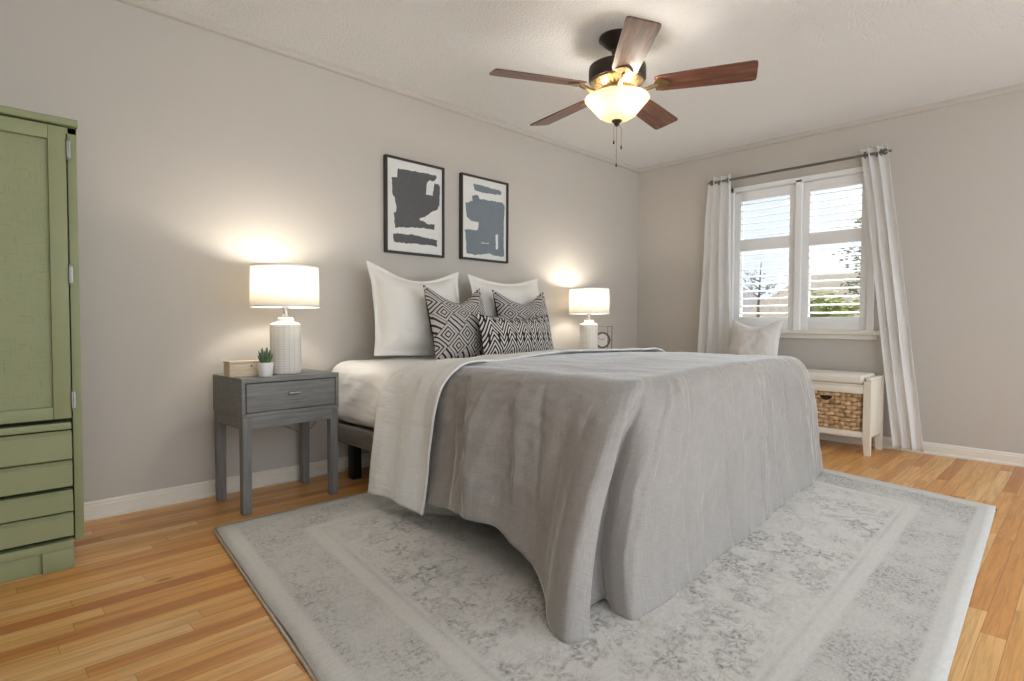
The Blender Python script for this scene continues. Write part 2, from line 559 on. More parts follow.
def box(bm, x0, x1, y0, y1, z0, z1, bev=0.0, seg=2):
    r = bmesh.ops.create_cube(bm, size=1)
    vs = r['verts']
    for v in vs:
        v.co = ((x0 + x1) / 2 + v.co.x * (x1 - x0), (y0 + y1) / 2 + v.co.y * (y1 - y0), (z0 + z1) / 2 + v.co.z * (z1 - z0))
    if bev:
        es = {e for v in vs for e in v.link_edges}
        bmesh.ops.bevel(bm, geom=list(es), offset=bev, segments=seg, affect='EDGES', profile=.5)
    return vs

def bx(name, dims, mat, parent=None, bev=0.003, seg=2):
    bm = bmesh.new()
    box(bm, *dims, bev, seg)
    return obj(name, bm, mat, parent, True, 40)

def taper(name, x, y, z0, z1, w0, w1, mat, parent=None, bev=.003):
    bm = bmesh.new()
    r = bmesh.ops.create_cube(bm, size=1)
    for v in r['verts']:
        w = w1 if v.co.z > 0 else w0
        v.co = (x + v.co.x * w, y + v.co.y * w, z0 if v.co.z < 0 else z1)
    bmesh.ops.bevel(bm, geom=bm.edges[:], offset=bev, segments=2, affect='EDGES')
    return obj(name, bm, mat, parent, True, 40)

def lathe(bm, prof, n=40, cx=0, cy=0, uvs=True):
    uvl = bm.loops.layers.uv.verify()
    rings = []
    for (r, z) in prof:
        rings.append([bm.verts.new((cx + r * math.cos(2 * PI * i / n), cy + r * math.sin(2 * PI * i / n), z)) for i in range(n)])
    L = [0]
    for a, b in zip(prof, prof[1:]):
        L.append(L[-1] + math.hypot(a[0] - b[0], a[1] - b[1]))
    for j in range(len(prof) - 1):
        for i in range(n):
            f = bm.faces.new((rings[j][i], rings[j][(i + 1) % n], rings[j + 1][(i + 1) % n], rings[j + 1][i]))
            q = [(i, j), (i + 1, j), (i + 1, j + 1), (i, j + 1)]
            for lp, (a, b) in zip(f.loops, q):
                lp[uvl].uv = (a / n, L[b] / max(L[-1], 1e-6))
    bmesh.ops.recalc_face_normals(bm, faces=bm.faces[:])

def caps(bm):
    es = [e for e in bm.edges if len(e.link_faces) == 1]
    if es:
        bmesh.ops.holes_fill(bm, edges=es, sides=0)
        bmesh.ops.recalc_face_normals(bm, faces=bm.faces[:])

def tube(bm, pts, r, n=10, cap=True):
    pts = [Vector(p) for p in pts]
    rings = []
    prev = None
    for i, p in enumerate(pts):
        t = (pts[min(i + 1, len(pts) - 1)] - pts[max(i - 1, 0)]).normalized()
        a = prev if prev is not None else (Vector((0, 0, 1)) if abs(t.z) < .9 else Vector((1, 0, 0)))
        s = t.cross(a).normalized()
        a = s.cross(t).normalized()
        prev = a
        rr = r[i] if isinstance(r, (list, tuple)) else r
        rings.append([bm.verts.new(p + (s * math.cos(2 * PI * k / n) + a * math.sin(2 * PI * k / n)) * rr) for k in range(n)])
    for j in range(len(pts) - 1):
        for k in range(n):
            bm.faces.new((rings[j][k], rings[j][(k + 1) % n], rings[j + 1][(k + 1) % n], rings[j + 1][k]))
    if cap:
        bm.faces.new(rings[0][::-1]); bm.faces.new(rings[-1])
    bmesh.ops.recalc_face_normals(bm, faces=bm.faces[:])

def prism(bm, poly, axis, d0, d1):
    """poly: 2-D outline; extruded along axis (0, 1 or 2) from d0 to d1"""
    def P(a, b, d):
        return {0: (d, a, b), 1: (a, d, b), 2: (a, b, d)}[axis]
    lo = [bm.verts.new(P(a, b, d0)) for a, b in poly]
    hi = [bm.verts.new(P(a, b, d1)) for a, b in poly]
    n = len(poly)
    bm.faces.new(lo); bm.faces.new(hi[::-1])
    for i in range(n):
        bm.faces.new((lo[i], hi[i], hi[(i + 1) % n], lo[(i + 1) % n]))
    bmesh.ops.recalc_face_normals(bm, faces=bm.faces[:])

def grid_mesh(name, P, mat, parent=None, uv=None, thick=0.0, closed=False, offset=-1):
    """P: (rows, cols, 3) array -> smooth mesh with UVs in metres-ish"""
    P = np.asarray(P, float)
    ny, nx, _ = P.shape
    faces = [(j * nx + i, j * nx + i + 1, (j + 1) * nx + i + 1, (j + 1) * nx + i) for j in range(ny - 1) for i in range(nx - 1)]
    me = bpy.data.meshes.new(name)
    me.from_pydata(P.reshape(-1, 3).tolist(), [], faces)
    ul = me.uv_layers.new(name='UVMap')
    if uv is None:
        U, V = np.meshgrid(np.linspace(0, 1, nx), np.linspace(0, 1, ny))
        uv = np.stack([U, V], -1)
    uvf = uv.reshape(-1, 2)
    li = np.array([v for f in faces for v in f])
    ul.data.foreach_set('uv', uvf[li].astype(np.float32).ravel())
    me.polygons.foreach_set('use_smooth', [True] * len(me.polygons))
    me.materials.append(mat)
    o = bpy.data.objects.new(name, me)
    C.objects.link(o)
    if parent is not None:
        o.parent = parent
    if thick:
        m = o.modifiers.new('thickness', 'SOLIDIFY')
        m.thickness = thick
        m.offset = offset
    return o

def fbm(x, y, z=0.0, oct=3):
    return noise.fractal(Vector((x, y, z)), 1.0, 2.0, oct)

# ------------------------------------------------------------------ room shell
H = 2.44
XL, YB = -5.75, -4.6            # far ends of the room
def struct(name, bm, m, label, cat, parent=None):
    o = obj(name, bm, m, parent)
    if parent is None:
        tag(o, label, cat, kind='structure')
    return o

bm = bmesh.new(); box(bm, XL - .12, .15, YB, .12, -.12, 0)
struct('floor', bm, M_floor, 'golden oak strip floor running along the headboard wall', 'floor')
bm = bmesh.new(); box(bm, XL - .12, .15, YB, .12, H, H + .12)
struct('ceiling', bm, M_ceil, 'white stippled ceiling', 'ceiling')
bm = bmesh.new(); box(bm, XL - .12, .15, 0, .12, 0, H)
struct('wall_left', bm, M_wall, 'greige wall behind the bed', 'wall')
bm = bmesh.new(); box(bm, XL - .12, XL, YB, 0, 0, H)
struct('wall_front', bm, M_wall, 'greige wall beside the green armoire', 'wall')
WY0, WY1, WZ0, WZ1 = -2.05, -.95, .85, 2.07
bm = bmesh.new()
box(bm, 0, .15, YB, WY0, 0, H); box(bm, 0, .15, WY1, 0, 0, H)
box(bm, 0, .15, WY0, WY1, 0, WZ0); box(bm, 0, .15, WY0, WY1, WZ1, H)
struct('wall_right', bm, M_wall, 'greige wall with the window', 'wall')

def baseprof():
    return [(0, 0), (.022, 0), (.022, .012), (.014, .018), (.014, .060), (.010, .066), (.010, .074), (.004, .082), (0, .082)]
bm = bmesh.new(); prism(bm, [(-a, b) for a, b in baseprof()], 0, XL, -.0)
struct('baseboard_left', bm, M_white, 'cream moulded baseboard under the headboard wall', 'baseboard')
bm = bmesh.new(); prism(bm, [(-a, b) for a, b in baseprof()], 1, YB, -.014)
struct('baseboard_right', bm, M_white, 'cream moulded baseboard under the window wall', 'baseboard')
crown = [(0, H), (-.030, H), (-.030, H - .024), (-.022, H - .034), (-.010, H - .038), (0, H - .038)]
bm = bmesh.new(); prism(bm, crown, 0, XL, 0)
struct('trim_1', bm, M_trimwall, 'greige cove trim along the top of the headboard wall', 'trim')
bm = bmesh.new(); prism(bm, crown, 1, YB, -.012)
struct('trim_2', bm, M_trimwall, 'greige cove trim along the top of the window wall', 'trim')

# ------------------------------------------------------------------ window and shutters
win = thing('window_1', 'white framed double window over the bench', 'window', (0, 0, 0), kind='structure')
bm = bmesh.new()
cw = .035
for (a, b, c, d) in ((WY0 - .01, WY0 + cw, WZ0, WZ1 + .02), (WY1 - cw, WY1 + .01, WZ0, WZ1 + .02), (WY0 - .01, WY1 + .01, WZ1 - .02, WZ1 + .02), (-1.545, -1.495, WZ0, WZ1)):
    box(bm, -.018, .14, a, b, c, d, .003)
obj('window_frame', bm, M_shutter, win)
bm = bmesh.new()
box(bm, -.045, .13, WY0 - .05, WY1 + .05, WZ0 - .02, WZ0 + .012, .006)
box(bm, -.02, .0, WY0 - .03, WY1 + .03, WZ0 - .055, WZ0 - .02, .004)
obj('window_sill', bm, M_white, win)
for (a, b) in ((WY0 + cw, -1.545), (-1.495, WY1 - cw)):
    bm = bmesh.new()
    for (p, q, r_, s_) in ((a, a + .03, WZ0, WZ1), (b - .03, b, WZ0, WZ1), (a, b, WZ0, WZ0 + .04), (a, b, WZ1 - .05, WZ1 - .02)):
        box(bm, .10, .125, p, q, r_, s_)
    obj('sash', bm, M_shutter, win)
    bm = bmesh.new(); box(bm, .110, .114, a + .02, b - .02, WZ0 + .03, WZ1 - .03)
    obj('glass', bm, M_glass, win)

def shutter(y0, y1, label):
    t = thing('plantation_shutter', label, 'shutter', (.0, (y0 + y1) / 2, WZ0 + .012), group='plantation shutters')
    t.location = (.0, y0, WZ0 + .012)
    w = y1 - y0
    h = WZ1 - .025 - (WZ0 + .014)
    st = .05
    zb0, zb1 = .105, .675          # lower louvre bay
    zu0, zu1 = .775, h - .075
    bm = bmesh.new()
    for d in ((0, st, 0, h), (w - st, w, 0, h), (st, w - st, 0, zb0), (st, w - st, zb1, zu0), (st, w - st, zu1, h)):
        box(bm, .012, .040, *d, .002)
    obj('frame', bm, M_shutter, t, True, 40)
    for nm, a, b, n in (('lower_louvers', zb0, zb1, 9), ('upper_louvers', zu0, zu1, 6)):
        bm = bmesh.new()
        for i in range(n):
            z = a + (b - a) * (i + .5) / n
            ang = R(10)
            prof = [(-.032, 0), (-.02, .0045), (.0, .006), (.02, .0045), (.032, 0), (.02, -.0045), (0, -.006), (-.02, -.0045)]
            pr = [(.026 + p * math.cos(ang) - q * math.sin(ang), z + p * math.sin(ang) + q * math.cos(ang)) for p, q in prof]
            lo = [bm.verts.new((p, st + .002, q)) for p, q in pr]
            hi = [bm.verts.new((p, w - st - .002, q)) for p, q in pr]
            bm.faces.new(lo); bm.faces.new(hi[::-1])
            for k in range(8):
                bm.faces.new((lo[k], hi[k], hi[(k + 1) % 8], lo[(k + 1) % 8]))
        bmesh.ops.recalc_face_normals(bm, faces=bm.faces[:])
        obj(nm, bm, M_shutter, t, True, 50)
    for y in (.0, ):
        for z in (.15, h - .15):
            bm = bmesh.new(); box(bm, .004, .012, .002, .012, z - .03, z + .03, .001)
            obj('hinge', bm, M_shutter, t)
    return t
shutter(-1.494, WY1 - cw - .002, 'white plantation shutter with open louvers, nearer the room corner')
shutter(WY0 + cw + .002, -1.546, 'white plantation shutter with open louvers, beside the long right curtain')

# ------------------------------------------------------------------ curtain rod and curtains
rod = thing('curtain_rod', 'pewter curtain rod with knob finials above the window', 'curtain rod', (-.10, -1.48, 2.147))
bm = bmesh.new(); tube(bm, [(0, -.62, 0), (0, .62, 0)], .010, 14)
obj('rod', bm, M_rod, rod, True, 40)
for s in (-1, 1):
    bm = bmesh.new()
    prof = [(.0001, 0), (.012, .001), (.013, .008), (.008, .012), (.008, .018), (.016, .024), (.021, .034), (.020, .044), (.012, .054), (.006, .058), (.010, .066), (.008, .074), (.0001, .078)]
    lathe(bm, prof, 20)
    bmesh.ops.transform(bm, matrix=Matrix.Translation((0, s * .615, 0)) @ Matrix.Rotation(-s * PI / 2, 4, 'X'), verts=bm.verts[:])
    bmesh.ops.recalc_face_normals(bm, faces=bm.faces[:])
    obj('finial', bm, M_rod, rod, True)
    bm = bmesh.new()
    box(bm, .088, .099, s * .597 - .014, s * .597 + .014, -.045, .03, .003)
    tube(bm, [(.09, s * .597, -.015), (.02, s * .597, -.018), (0, s * .597, -.016)], .006, 10)
    tube(bm, [(.0, s * .597 - .0, -.016), (-.013, s * .597, -.006), (-.014, s * .597, .006)], .006, 10)
    obj('bracket', bm, M_rod, rod, True, 40)

def curtain(label, tl, tr_, bl, br, nf, seed, amp=.019, top=2.195, bot=.03, bow=0.0):
    """tl.. are y positions of the top/bottom ends; left = nearer the room corner"""
    t = thing('curtain', label, 'curtain', (-.10, (tl + tr_) / 2, 0), group='white window curtains')
    ox, oy = -.10, (tl + tr_) / 2
    NX, NY = 150, 90
    P = np.zeros((NY, NX, 3)); UV = np.zeros((NY, NX, 2))
    for j in range(NY):
        s = j / (NY - 1)                  # 0 top .. 1 bottom
        z = top + (bot - top) * s
        e = s ** .9
        a = tl + (bl - tl) * e + bow * math.sin(PI * s); b = tr_ + (br - tr_) * e + bow * math.sin(PI * s) * .6
        A = amp * (1 - .25 * s)
        for i in range(NX):
            u = i / (NX - 1)
            ph = 2 * PI * nf * (u + .02 * math.sin(3 * s + seed)) + .5 * fbm(u * 2.2 + seed, s * 1.2, 0, 2) * s * 3
            x = A * math.sin(ph) * (.75 + .5 * abs(fbm(u * 3, seed, s * .8, 2)) ) + .012 * fbm(u * 6, s * 4, seed)
            x = min(x, .058) - .02 * s
            y = a + (b - a) * u + .012 * math.cos(ph) * (1 - .3 * s)
            P[j, i] = (x, y - oy, z + .006 * math.sin(ph + 1) * (1 if j == NY - 1 else 0))
            UV[j, i] = (u * 1.1, s * 2.2)
    grid_mesh('fabric_panel', P, M_curtain, t, UV, .0025, offset=0)
    bm = bmesh.new()
    hm = None
    for q in range(2):
        y = (tr_ - .0 if q else tl) - oy
        yy = y + (.028 if q else -.02) * (1 if tl > tr_ else -1)
        pts = [(.021 * math.cos(a), yy, 2.147 + .021 * math.sin(a)) for a in np.linspace(0, 2 * PI, 21)]
        bm2 = bmesh.new(); tube(bm2, pts, .004, 8, False)
        obj('grommet', bm2, M_rod, t, True)
    bm.free()
    return t
curtain('narrow white linen curtain left of the window, behind the bed', -.80, -1.0, -.70, -1.05, 3.0, 2.0)
curtain('long white linen curtain right of the window, sweeping to the floor', -1.985, -2.135, -2.235, -2.40, 2.6, 7.3, bow=.01)

# ------------------------------------------------------------------ ceiling fan
FX, FY = -2.322, -1.388
fan = thing('ceiling_fan', 'five-blade walnut ceiling fan with a frosted bowl light', 'ceiling fan', (FX, FY, H))
fan.location.z = H
bm = bmesh.new(); lathe(bm, [(.0001, 0), (.098, 0), (.100, -.010), (.092, -.016), (.080, -.030), (.055, -.052), (.034, -.066), (.030, -.085), (.018, -.092), (.0001, -.092)], 40)
obj('canopy', bm, M_bronze, fan, True, 35)
bm = bmesh.new(); tube(bm, [(0, 0, -.08), (0, 0, -.16)], .013, 16); obj('downrod', bm, M_bronze, fan, True, 40)
bm = bmesh.new(); lathe(bm, [(.0001, -.128), (.05, -.130), (.075, -.138), (.135, -.150), (.150, -.158), (.152, -.172), (.152, -.222), (.146, -.232), (.135, -.236), (.0001, -.236)], 48)
obj('motor_housing', bm, M_bronze, fan, True, 35)
bm = bmesh.new(); lathe(bm, [(.138, -.234), (.140, -.240), (.118, -.256), (.090, -.266), (.072, -.270), (.0001, -.270)], 48)
for i in range(30):       # cast ribs round the brass vent ring
    a = 2 * PI * i / 30
    tube(bm, [(.136 * math.cos(a), .136 * math.sin(a), -.240), (.095 * math.cos(a), .095 * math.sin(a), -.266)], .005, 6)
obj('vent_ring', bm, M_brass, fan, True, 35)
bm = bmesh.new(); lathe(bm, [(.0001, -.268), (.066, -.268), (.070, -.282), (.060, -.296), (.085, -.303), (.092, -.306), (.092, -.312), (.0001, -.314)], 40)
obj('switch_housing', bm, M_brass, fan, True, 35)

def blade_mesh():
    bm = bmesh.new()
    L0, L1 = .20, .695
    out = []
    for x, w in ((L0, .054), (L0 + .03, .063), (.40, .071), (L1 - .02, .077), (L1 - .004, .071), (L1, .054)):
        out.append((x, w))
    poly = [(x, w) for x, w in out] + [(x, -w) for x, w in reversed(out)]
    prism(bm, poly, 2, -.0035, .0035)
    return bm
def iron_mesh():
    bm = bmesh.new()
    tube(bm, [(.085, 0, -.012), (.12, 0, -.030), (.155, 0, -.026), (.19, 0, -.014), (.215, 0, -.010)], [.012, .011, .010, .011, .008], 10)
    prism(bm, [(.195, -.02), (.21, -.042), (.235, -.046), (.255, -.030), (.275, -.012), (.280, 0), (.275, .012), (.255, .030), (.235, .046), (.21, .042), (.195, .02)], 2, -.0095, -.0045)
    for (px, py) in ((.225, -.028), (.225, .028), (.262, 0)):
        r = bmesh.ops.create_icosphere(bm, subdivisions=1, radius=.006)
        for v in r['verts']:
            v.co = Vector((px + v.co.x, py + v.co.y, -.0095 + v.co.z * .5))
    return bm
bl0 = None
for i in range(5):
    a = R(8.5 + 72 * i)
    if bl0 is None:
        bl0 = obj('blade', blade_mesh(), M_fanwood, fan)
        ir0 = obj('blade_iron', iron_mesh(), M_brass, bl0, True, 40)
        b = bl0
    else:
        b = bl0.copy(); C.objects.link(b); b.parent = fan
        ir = ir0.copy(); C.objects.link(ir); ir.parent = b
    b.matrix_local = Matrix.Translation((0, 0, -.268)) @ Matrix.Rotation(a, 4, 'Z') @ Matrix.Rotation(R(-13), 4, 'X')
bm = bmesh.new(); lathe(bm, [(.150, -.320), (.168, -.320), (.172, -.326), (.167, -.334), (.150, -.352), (.124, -.382), (.102, -.408), (.072, -.428), (.034, -.438), (.0001, -.440)], 56)
o = obj('glass_bowl', bm, M_bowl, fan, True)
o.modifiers.new('s', 'SOLIDIFY').thickness = .004
bm = bmesh.new(); lathe(bm, [(.0001, -.434), (.026, -.438), (.028, -.443), (.018, -.450), (.011, -.464), (.0001, -.472)], 24)
obj('finial', bm, M_bronze, fan, True, 40)
for (dx, dy, z1, fob) in ((.004, .004, -.665, True), (.020, -.016, -.570, True), (-.012, .010, -.545, True)):
    bm = bmesh.new(); tube(bm, [(dx * .5, dy * .5, -.462), (dx, dy, -.48), (dx, dy, z1)], .0012, 6)
    ch = obj('pull_chain', bm, M_brass, fan, True)
    bm = bmesh.new(); lathe(bm, [(.0001, z1 + .002), (.003, z1), (.005, z1 - .012), (.004, z1 - .018), (.0001, z1 - .020)], 12, dx, dy)
    obj('fob', bm, M_bronze, ch, True)
for i in range(3):
    a = R(20 + 120 * i)
    bm = bmesh.new(); bmesh.ops.create_uvsphere(bm, u_segments=16, v_segments=10, radius=.022)
    bmesh.ops.transform(bm, matrix=Matrix.Translation((.075 * math.cos(a), .075 * math.sin(a), -.352)) @ Matrix.Scale(1.5, 4, (0, 0, 1)), verts=bm.verts[:])
    obj('bulb', bm, M_bulb, fan, True)
    ld = bpy.data.lights.new('fan_bulb_light', 'POINT'); ld.energy = FAN_W / 3; ld.color = (1, .97, .92); ld.shadow_soft_size = .03
    lo = bpy.data.objects.new('fan_bulb_light', ld); C.objects.link(lo); lo.parent = fan
    lo.location = (.095 * math.cos(a), .095 * math.sin(a), -.335)

# ------------------------------------------------------------------ framed art
def art(label, x0, x1, z0, z1, strokes, mat, group):
    t = thing('framed_print', label, 'picture', ((x0 + x1) / 2, 0, z0), group=group)
    w, h = x1 - x0, z1 - z0
    hw = w / 2; fwid = .014; dep = .032
    bm = bmesh.new()
    for d in ((-hw, -hw + fwid, 0, h), (hw - fwid, hw, 0, h), (-hw + fwid, hw - fwid, 0, fwid), (-hw + fwid, hw - fwid, h - fwid, h)):
        box(bm, d[0], d[1], -dep, -.001, d[2], d[3], .001, 1)
    obj('frame', bm, M_blackframe, t)
    bm = bmesh.new(); box(bm, -hw + .01, hw - .01, -.018, -.010, .01, h - .01)
    pp = obj('paper', bm, M_paper, t)
    random.seed(len(label))
    for (poly, holes) in strokes:
        bm = bmesh.new()
        # densify with ragged dry-brush edges
        pts = []
        n = len(poly)
        for i in range(n):
            a = Vector(poly[i]); b = Vector(poly[(i + 1) % n])
            k = max(1, int((b - a).length / .03))
            for q in range(k):
                p = a + (b - a) * q / k
                j = .006
                pts.append((p.x + random.uniform(-j, j), p.y + random.uniform(-j, j)))
        pq = [((px - .5) * w, (1 - py) * h) for px, py in pts]
        dep2 = -.0198 if holes else -.0190
        fr_ = [bm.verts.new((a, dep2, b)) for a, b in pq]
        bk_ = [bm.verts.new((a, -.0181, b)) for a, b in pq]
        for tri in tessellate_polygon([[Vector((a, b, 0)) for a, b in pq]]):
            bm.faces.new([fr_[i] for i in tri])
        for i in range(len(pq)):
            k2 = (i + 1) % len(pq)
            bm.faces.new((fr_[i], bk_[i], bk_[k2], fr_[k2]))
        bm.normal_update()
        for f in bm.faces:
            if len(f.verts) == 3 and f.normal.y > 0:
                f.normal_flip()
        obj('brush_mark', bm, M_paper if holes else mat, pp)
    return t
# outlines as fractions of the frame (x right, y down)
A1 = [([(.20, .13), (.22, .115), (.55, .10), (.86, .10), (.87, .13), (.83, .165), (.74, .17), (.70, .20), (.68, .335), (.80, .33), (.83, .19), (.90, .185), (.93, .22), (.92, .42), (.88, .47), (.80, .50), (.70, .56), (.56, .61), (.70, .645), (.84, .645), (.83, .70), (.55, .70), (.16, .735), (.14, .58), (.17, .57), (.19, .54), (.16, .42), (.12, .40), (.11, .22), (.20, .21)], False),
      ([(.13, .81), (.14, .795), (.45, .785), (.68, .80), (.88, .815), (.88, .88), (.70, .875), (.40, .885), (.14, .885)], False)]
A2 = [([(.25, .105), (.28, .095), (.50, .095), (.84, .11), (.86, .13), (.84, .165), (.60, .175), (.45, .185), (.28, .165)], False),
      ([(.24, .235), (.35, .22), (.38, .26), (.60, .255), (.90, .255), (.93, .30), (.91, .60), (.92, .92), (.70, .925), (.62, .90), (.30, .935), (.12, .93), (.10, .70), (.08, .65), (.35, .635), (.37, .545), (.20, .535), (.12, .50), (.10, .34), (.24, .30)], False),
      ([(.73, .66), (.78, .655), (.785, .84), (.74, .845)], True), ([(.42, .78), (.58, .775), (.58, .785), (.42, .79)], True)]
gA = 'framed abstract prints over the bed'
art('black framed abstract print with charcoal brush blocks, nearer the armoire', -2.910, -2.440, 1.363, 1.984, A1, M_ink, gA)
art('black framed abstract print with slate blue brush block, nearer the window', -2.288, -1.822, 1.370, 1.984, A2, M_slate, gA)

# ------------------------------------------------------------------ armoire
arm = thing('armoire', 'tall sage green armoire with plank drawers at the left edge', 'armoire', (-5.08, -.56, 0))
ax = -5.08
AW = .524                       # half width
bm = bmesh.new()
box(bm, -AW, -AW + .03, 0, .54, .088, 1.64, .002); box(bm, AW - .028, AW, 0, .54, .088, 1.64, .002)
box(bm, -AW, AW, .52, .54, .088, 1.64); box(bm, -AW, AW, .0, .54, 1.60, 1.64, .002)
box(bm, -AW, AW, .03, .54, .088, .12); box(bm, -AW + .02, AW - .02, .03, .54, .53, .548)
obj('carcass', bm, M_green, arm, True, 40)
bm = bmesh.new(); prism(bm, [(-.030, 1.622), (-.034, 1.626), (-.034, 1.644), (-.030, 1.648), (.545, 1.648), (.545, 1.6405), (.0, 1.6405), (.0, 1.622)], 0, -AW, AW)
obj('top_slab', bm, M_green, arm)
bx('dark_filler', (-AW + .03, AW - .03, .012, .03, .10, 1.62), M_darkgap, arm, 0)  # added dark sheet, shade of the door gaps put into its colour
for s in (-1, 1):
    x0, x1 = (.004, AW - .035) if s > 0 else (-AW + .035, -.004)
    z0, z1 = .556, 1.614
    bm = bmesh.new()
    st = .052
    for d in ((x0, x0 + st, z0, z1), (x1 - st, x1, z0, z1), (x0 + st, x1 - st, z0, z0 + .045), (x0 + st, x1 - st, z1 - .05, z1)):
        box(bm, d[0], d[1], -.032, -.006, d[2], d[3], .003)
    dr = obj('door', bm, M_green, arm, True, 40)
    bx('panel', (x0 + st - .01, x1 - st + .01, -.016, -.008, z0 + .035, z1 - .04), M_greenp, dr, 0)
    hx = x1 + .003 if s > 0 else x0 - .003
    for z in (1.537, 1.083, .623):
        bm = bmesh.new(); tube(bm, [(hx, -.034, z - .030), (hx, -.034, z + .030)], .0042, 10)
        for q in (-.036, .036, -.011, .011):
            tube(bm, [(hx, -.034, z + q - .002), (hx, -.034, z + q + .002)], .0052, 10)
        box(bm, hx - .008, hx + .010, -.031, -.028, z - .03, z + .03)
        obj('hinge', bm, plain('dull_hinge_steel', srgb(150, 148, 142), .4, .5, 1.0) if not bpy.data.materials.get('dull_hinge_steel') else bpy.data.materials['dull_hinge_steel'], dr, True, 40)
    kx = x0 + .03 if s > 0 else x1 - .03
    bm = bmesh.new(); lathe(bm, [(.0001, 0), (.007, .001), (.006, .012), (.014, .020), (.015, .027), (.008, .033), (.0001, .034)], 20)
    bmesh.ops.transform(bm, matrix=Matrix.Translation((kx, -.032, 1.05)) @ Matrix.Rotation(PI / 2, 4, 'X'), verts=bm.verts[:])
    bmesh.ops.recalc_face_normals(bm, faces=bm.faces[:])
    obj('knob', bm, M_nickel, dr, True)
dx0, dx1 = -AW + .036, AW - .036
bx('middle_rail', (dx0, dx1, -.030, .012, .516, .541), M_green, arm)
for (z0, zm, z1) in ((.301, .402, .513), (.116, .208, .292)):
    bm = bmesh.new()
    def plank(a, b):
        prism(bm, [(.010, a), (-.018, a), (-.022, a + .004), (-.034, a + .006), (-.034, b - .016), (-.022, b - .003), (.010, b - .003)], 0, dx0, dx1)
    plank(z0, zm); plank(zm, z1)
    box(bm, dx0 + .01, dx1 - .01, 0, .40, z0 + .01, z1 - .02)
    dr = obj('drawer', bm, M_green, arm)
    for kx in (-.25, .25):
        bm = bmesh.new(); lathe(bm, [(.0001, 0), (.007, .001), (.006, .012), (.014, .020), (.015, .027), (.008, .033), (.0001, .034)], 20)
        bmesh.ops.transform(bm, matrix=Matrix.Translation((kx, -.034, (z0 + z1) / 2)) @ Matrix.Rotation(PI / 2, 4, 'X'), verts=bm.verts[:])
        bmesh.ops.recalc_face_normals(bm, faces=bm.faces[:])
        obj('knob', bm, M_nickel, dr, True)
bx('bottom_rail', (dx0, dx1, -.034, .03, .074, .104), M_green, arm)
for s in (-1, 1):
    bx('foot', (dx1 - .092, dx1, -.036, .05, 0, .075) if s > 0 else (dx0, dx0 + .092, -.036, .05, 0, .075), M_green, arm)
    bx('foot', (AW - .06, AW - .005, .46, .535, 0, .09) if s > 0 else (-AW + .005, -AW + .06, .46, .535, 0, .09), M_green, arm)
bx('kick_board', (dx0 + .09, dx1 - .09, -.022, -.004, .0, .076), M_green, arm)

# ------------------------------------------------------------------ nightstands
NSW, NSD, NSH = .250, .180, .645
def nightstand(label):
    t = thing('nightstand', label, 'nightstand', (0, 0, 0), group='grey nightstands')
    z0 = .462
    bm = bmesh.new()
    box(bm, -NSW, -NSW + .018, -NSD, NSD, z0, NSH, .002); box(bm, NSW - .018, NSW, -NSD, NSD, z0, NSH, .002)
    box(bm, -NSW + .018, NSW - .018, NSD - .015, NSD, z0, NSH)
    box(bm, -NSW + .018, NSW - .018, -NSD, NSD - .015, z0, z0 + .018, .001)
    obj('case', bm, M_nsx, t, True, 40)
    bx('top', (-NSW + .001, NSW - .001, -NSD - .001, NSD - .001, NSH - .022, NSH + .001), M_nsx, t, .002)
    bm = bmesh.new()
    box(bm, -NSW + .024, NSW - .021, -NSD + .003, -NSD + .02, z0 + .021, NSH - .026, .002)
    box(bm, -NSW + .03, NSW - .03, -NSD + .02, NSD - .03, z0 + .024, NSH - .05)
    dr = obj('drawer', bm, M_nsx, t, True, 40)
    bm = bmesh.new()
    tube(bm, [(-.028, -NSD - .020, .562), (.028, -NSD - .020, .562)], .0055, 10)
    tube(bm, [(-.018, -NSD + .003, .562), (-.018, -NSD - .02, .562)], .004, 8)
    tube(bm, [(.018, -NSD + .003, .562), (.018, -NSD - .02, .562)], .004, 8)
    h = obj('handle', bm, M_nickel, dr, True, 40)
    h['label'] = 'small silver bar handle'
    bm = bmesh.new()
    i = .004
    box(bm, -NSW + i + .03, NSW - i - .03, -NSD + i, -NSD + i + .02, .405, z0, .002)
    box(bm, -NSW + i + .03, NSW - i - .03, NSD - i - .02, NSD - i, .405, z0, .002)
    box(bm, -NSW + i, -NSW + i + .02, -NSD + i + .03, NSD - i - .03, .405, z0, .002)
    box(bm, NSW - i - .02, NSW - i, -NSD + i + .03, NSD - i - .03, .405, z0, .002)
    obj('apron', bm, M_nsx, t, True, 40)
    for sx in (-1, 1):
        for sy in (-1, 1):
            taper('leg', sx * (NSW - i - .021), sy * (NSD - i - .021), 0, z0, .040, .044, M_nsz, t)
    return t
ns = nightstand('grey washed nightstand with one drawer between armoire and bed')
ns.location = (-3.705, -.262, 0); ns.rotation_euler = (0, 0, R(2.8))
dup(ns, (-1.02, -.235, 0), 0, 'grey nightstand on the far side of the bed, under the second lamp')

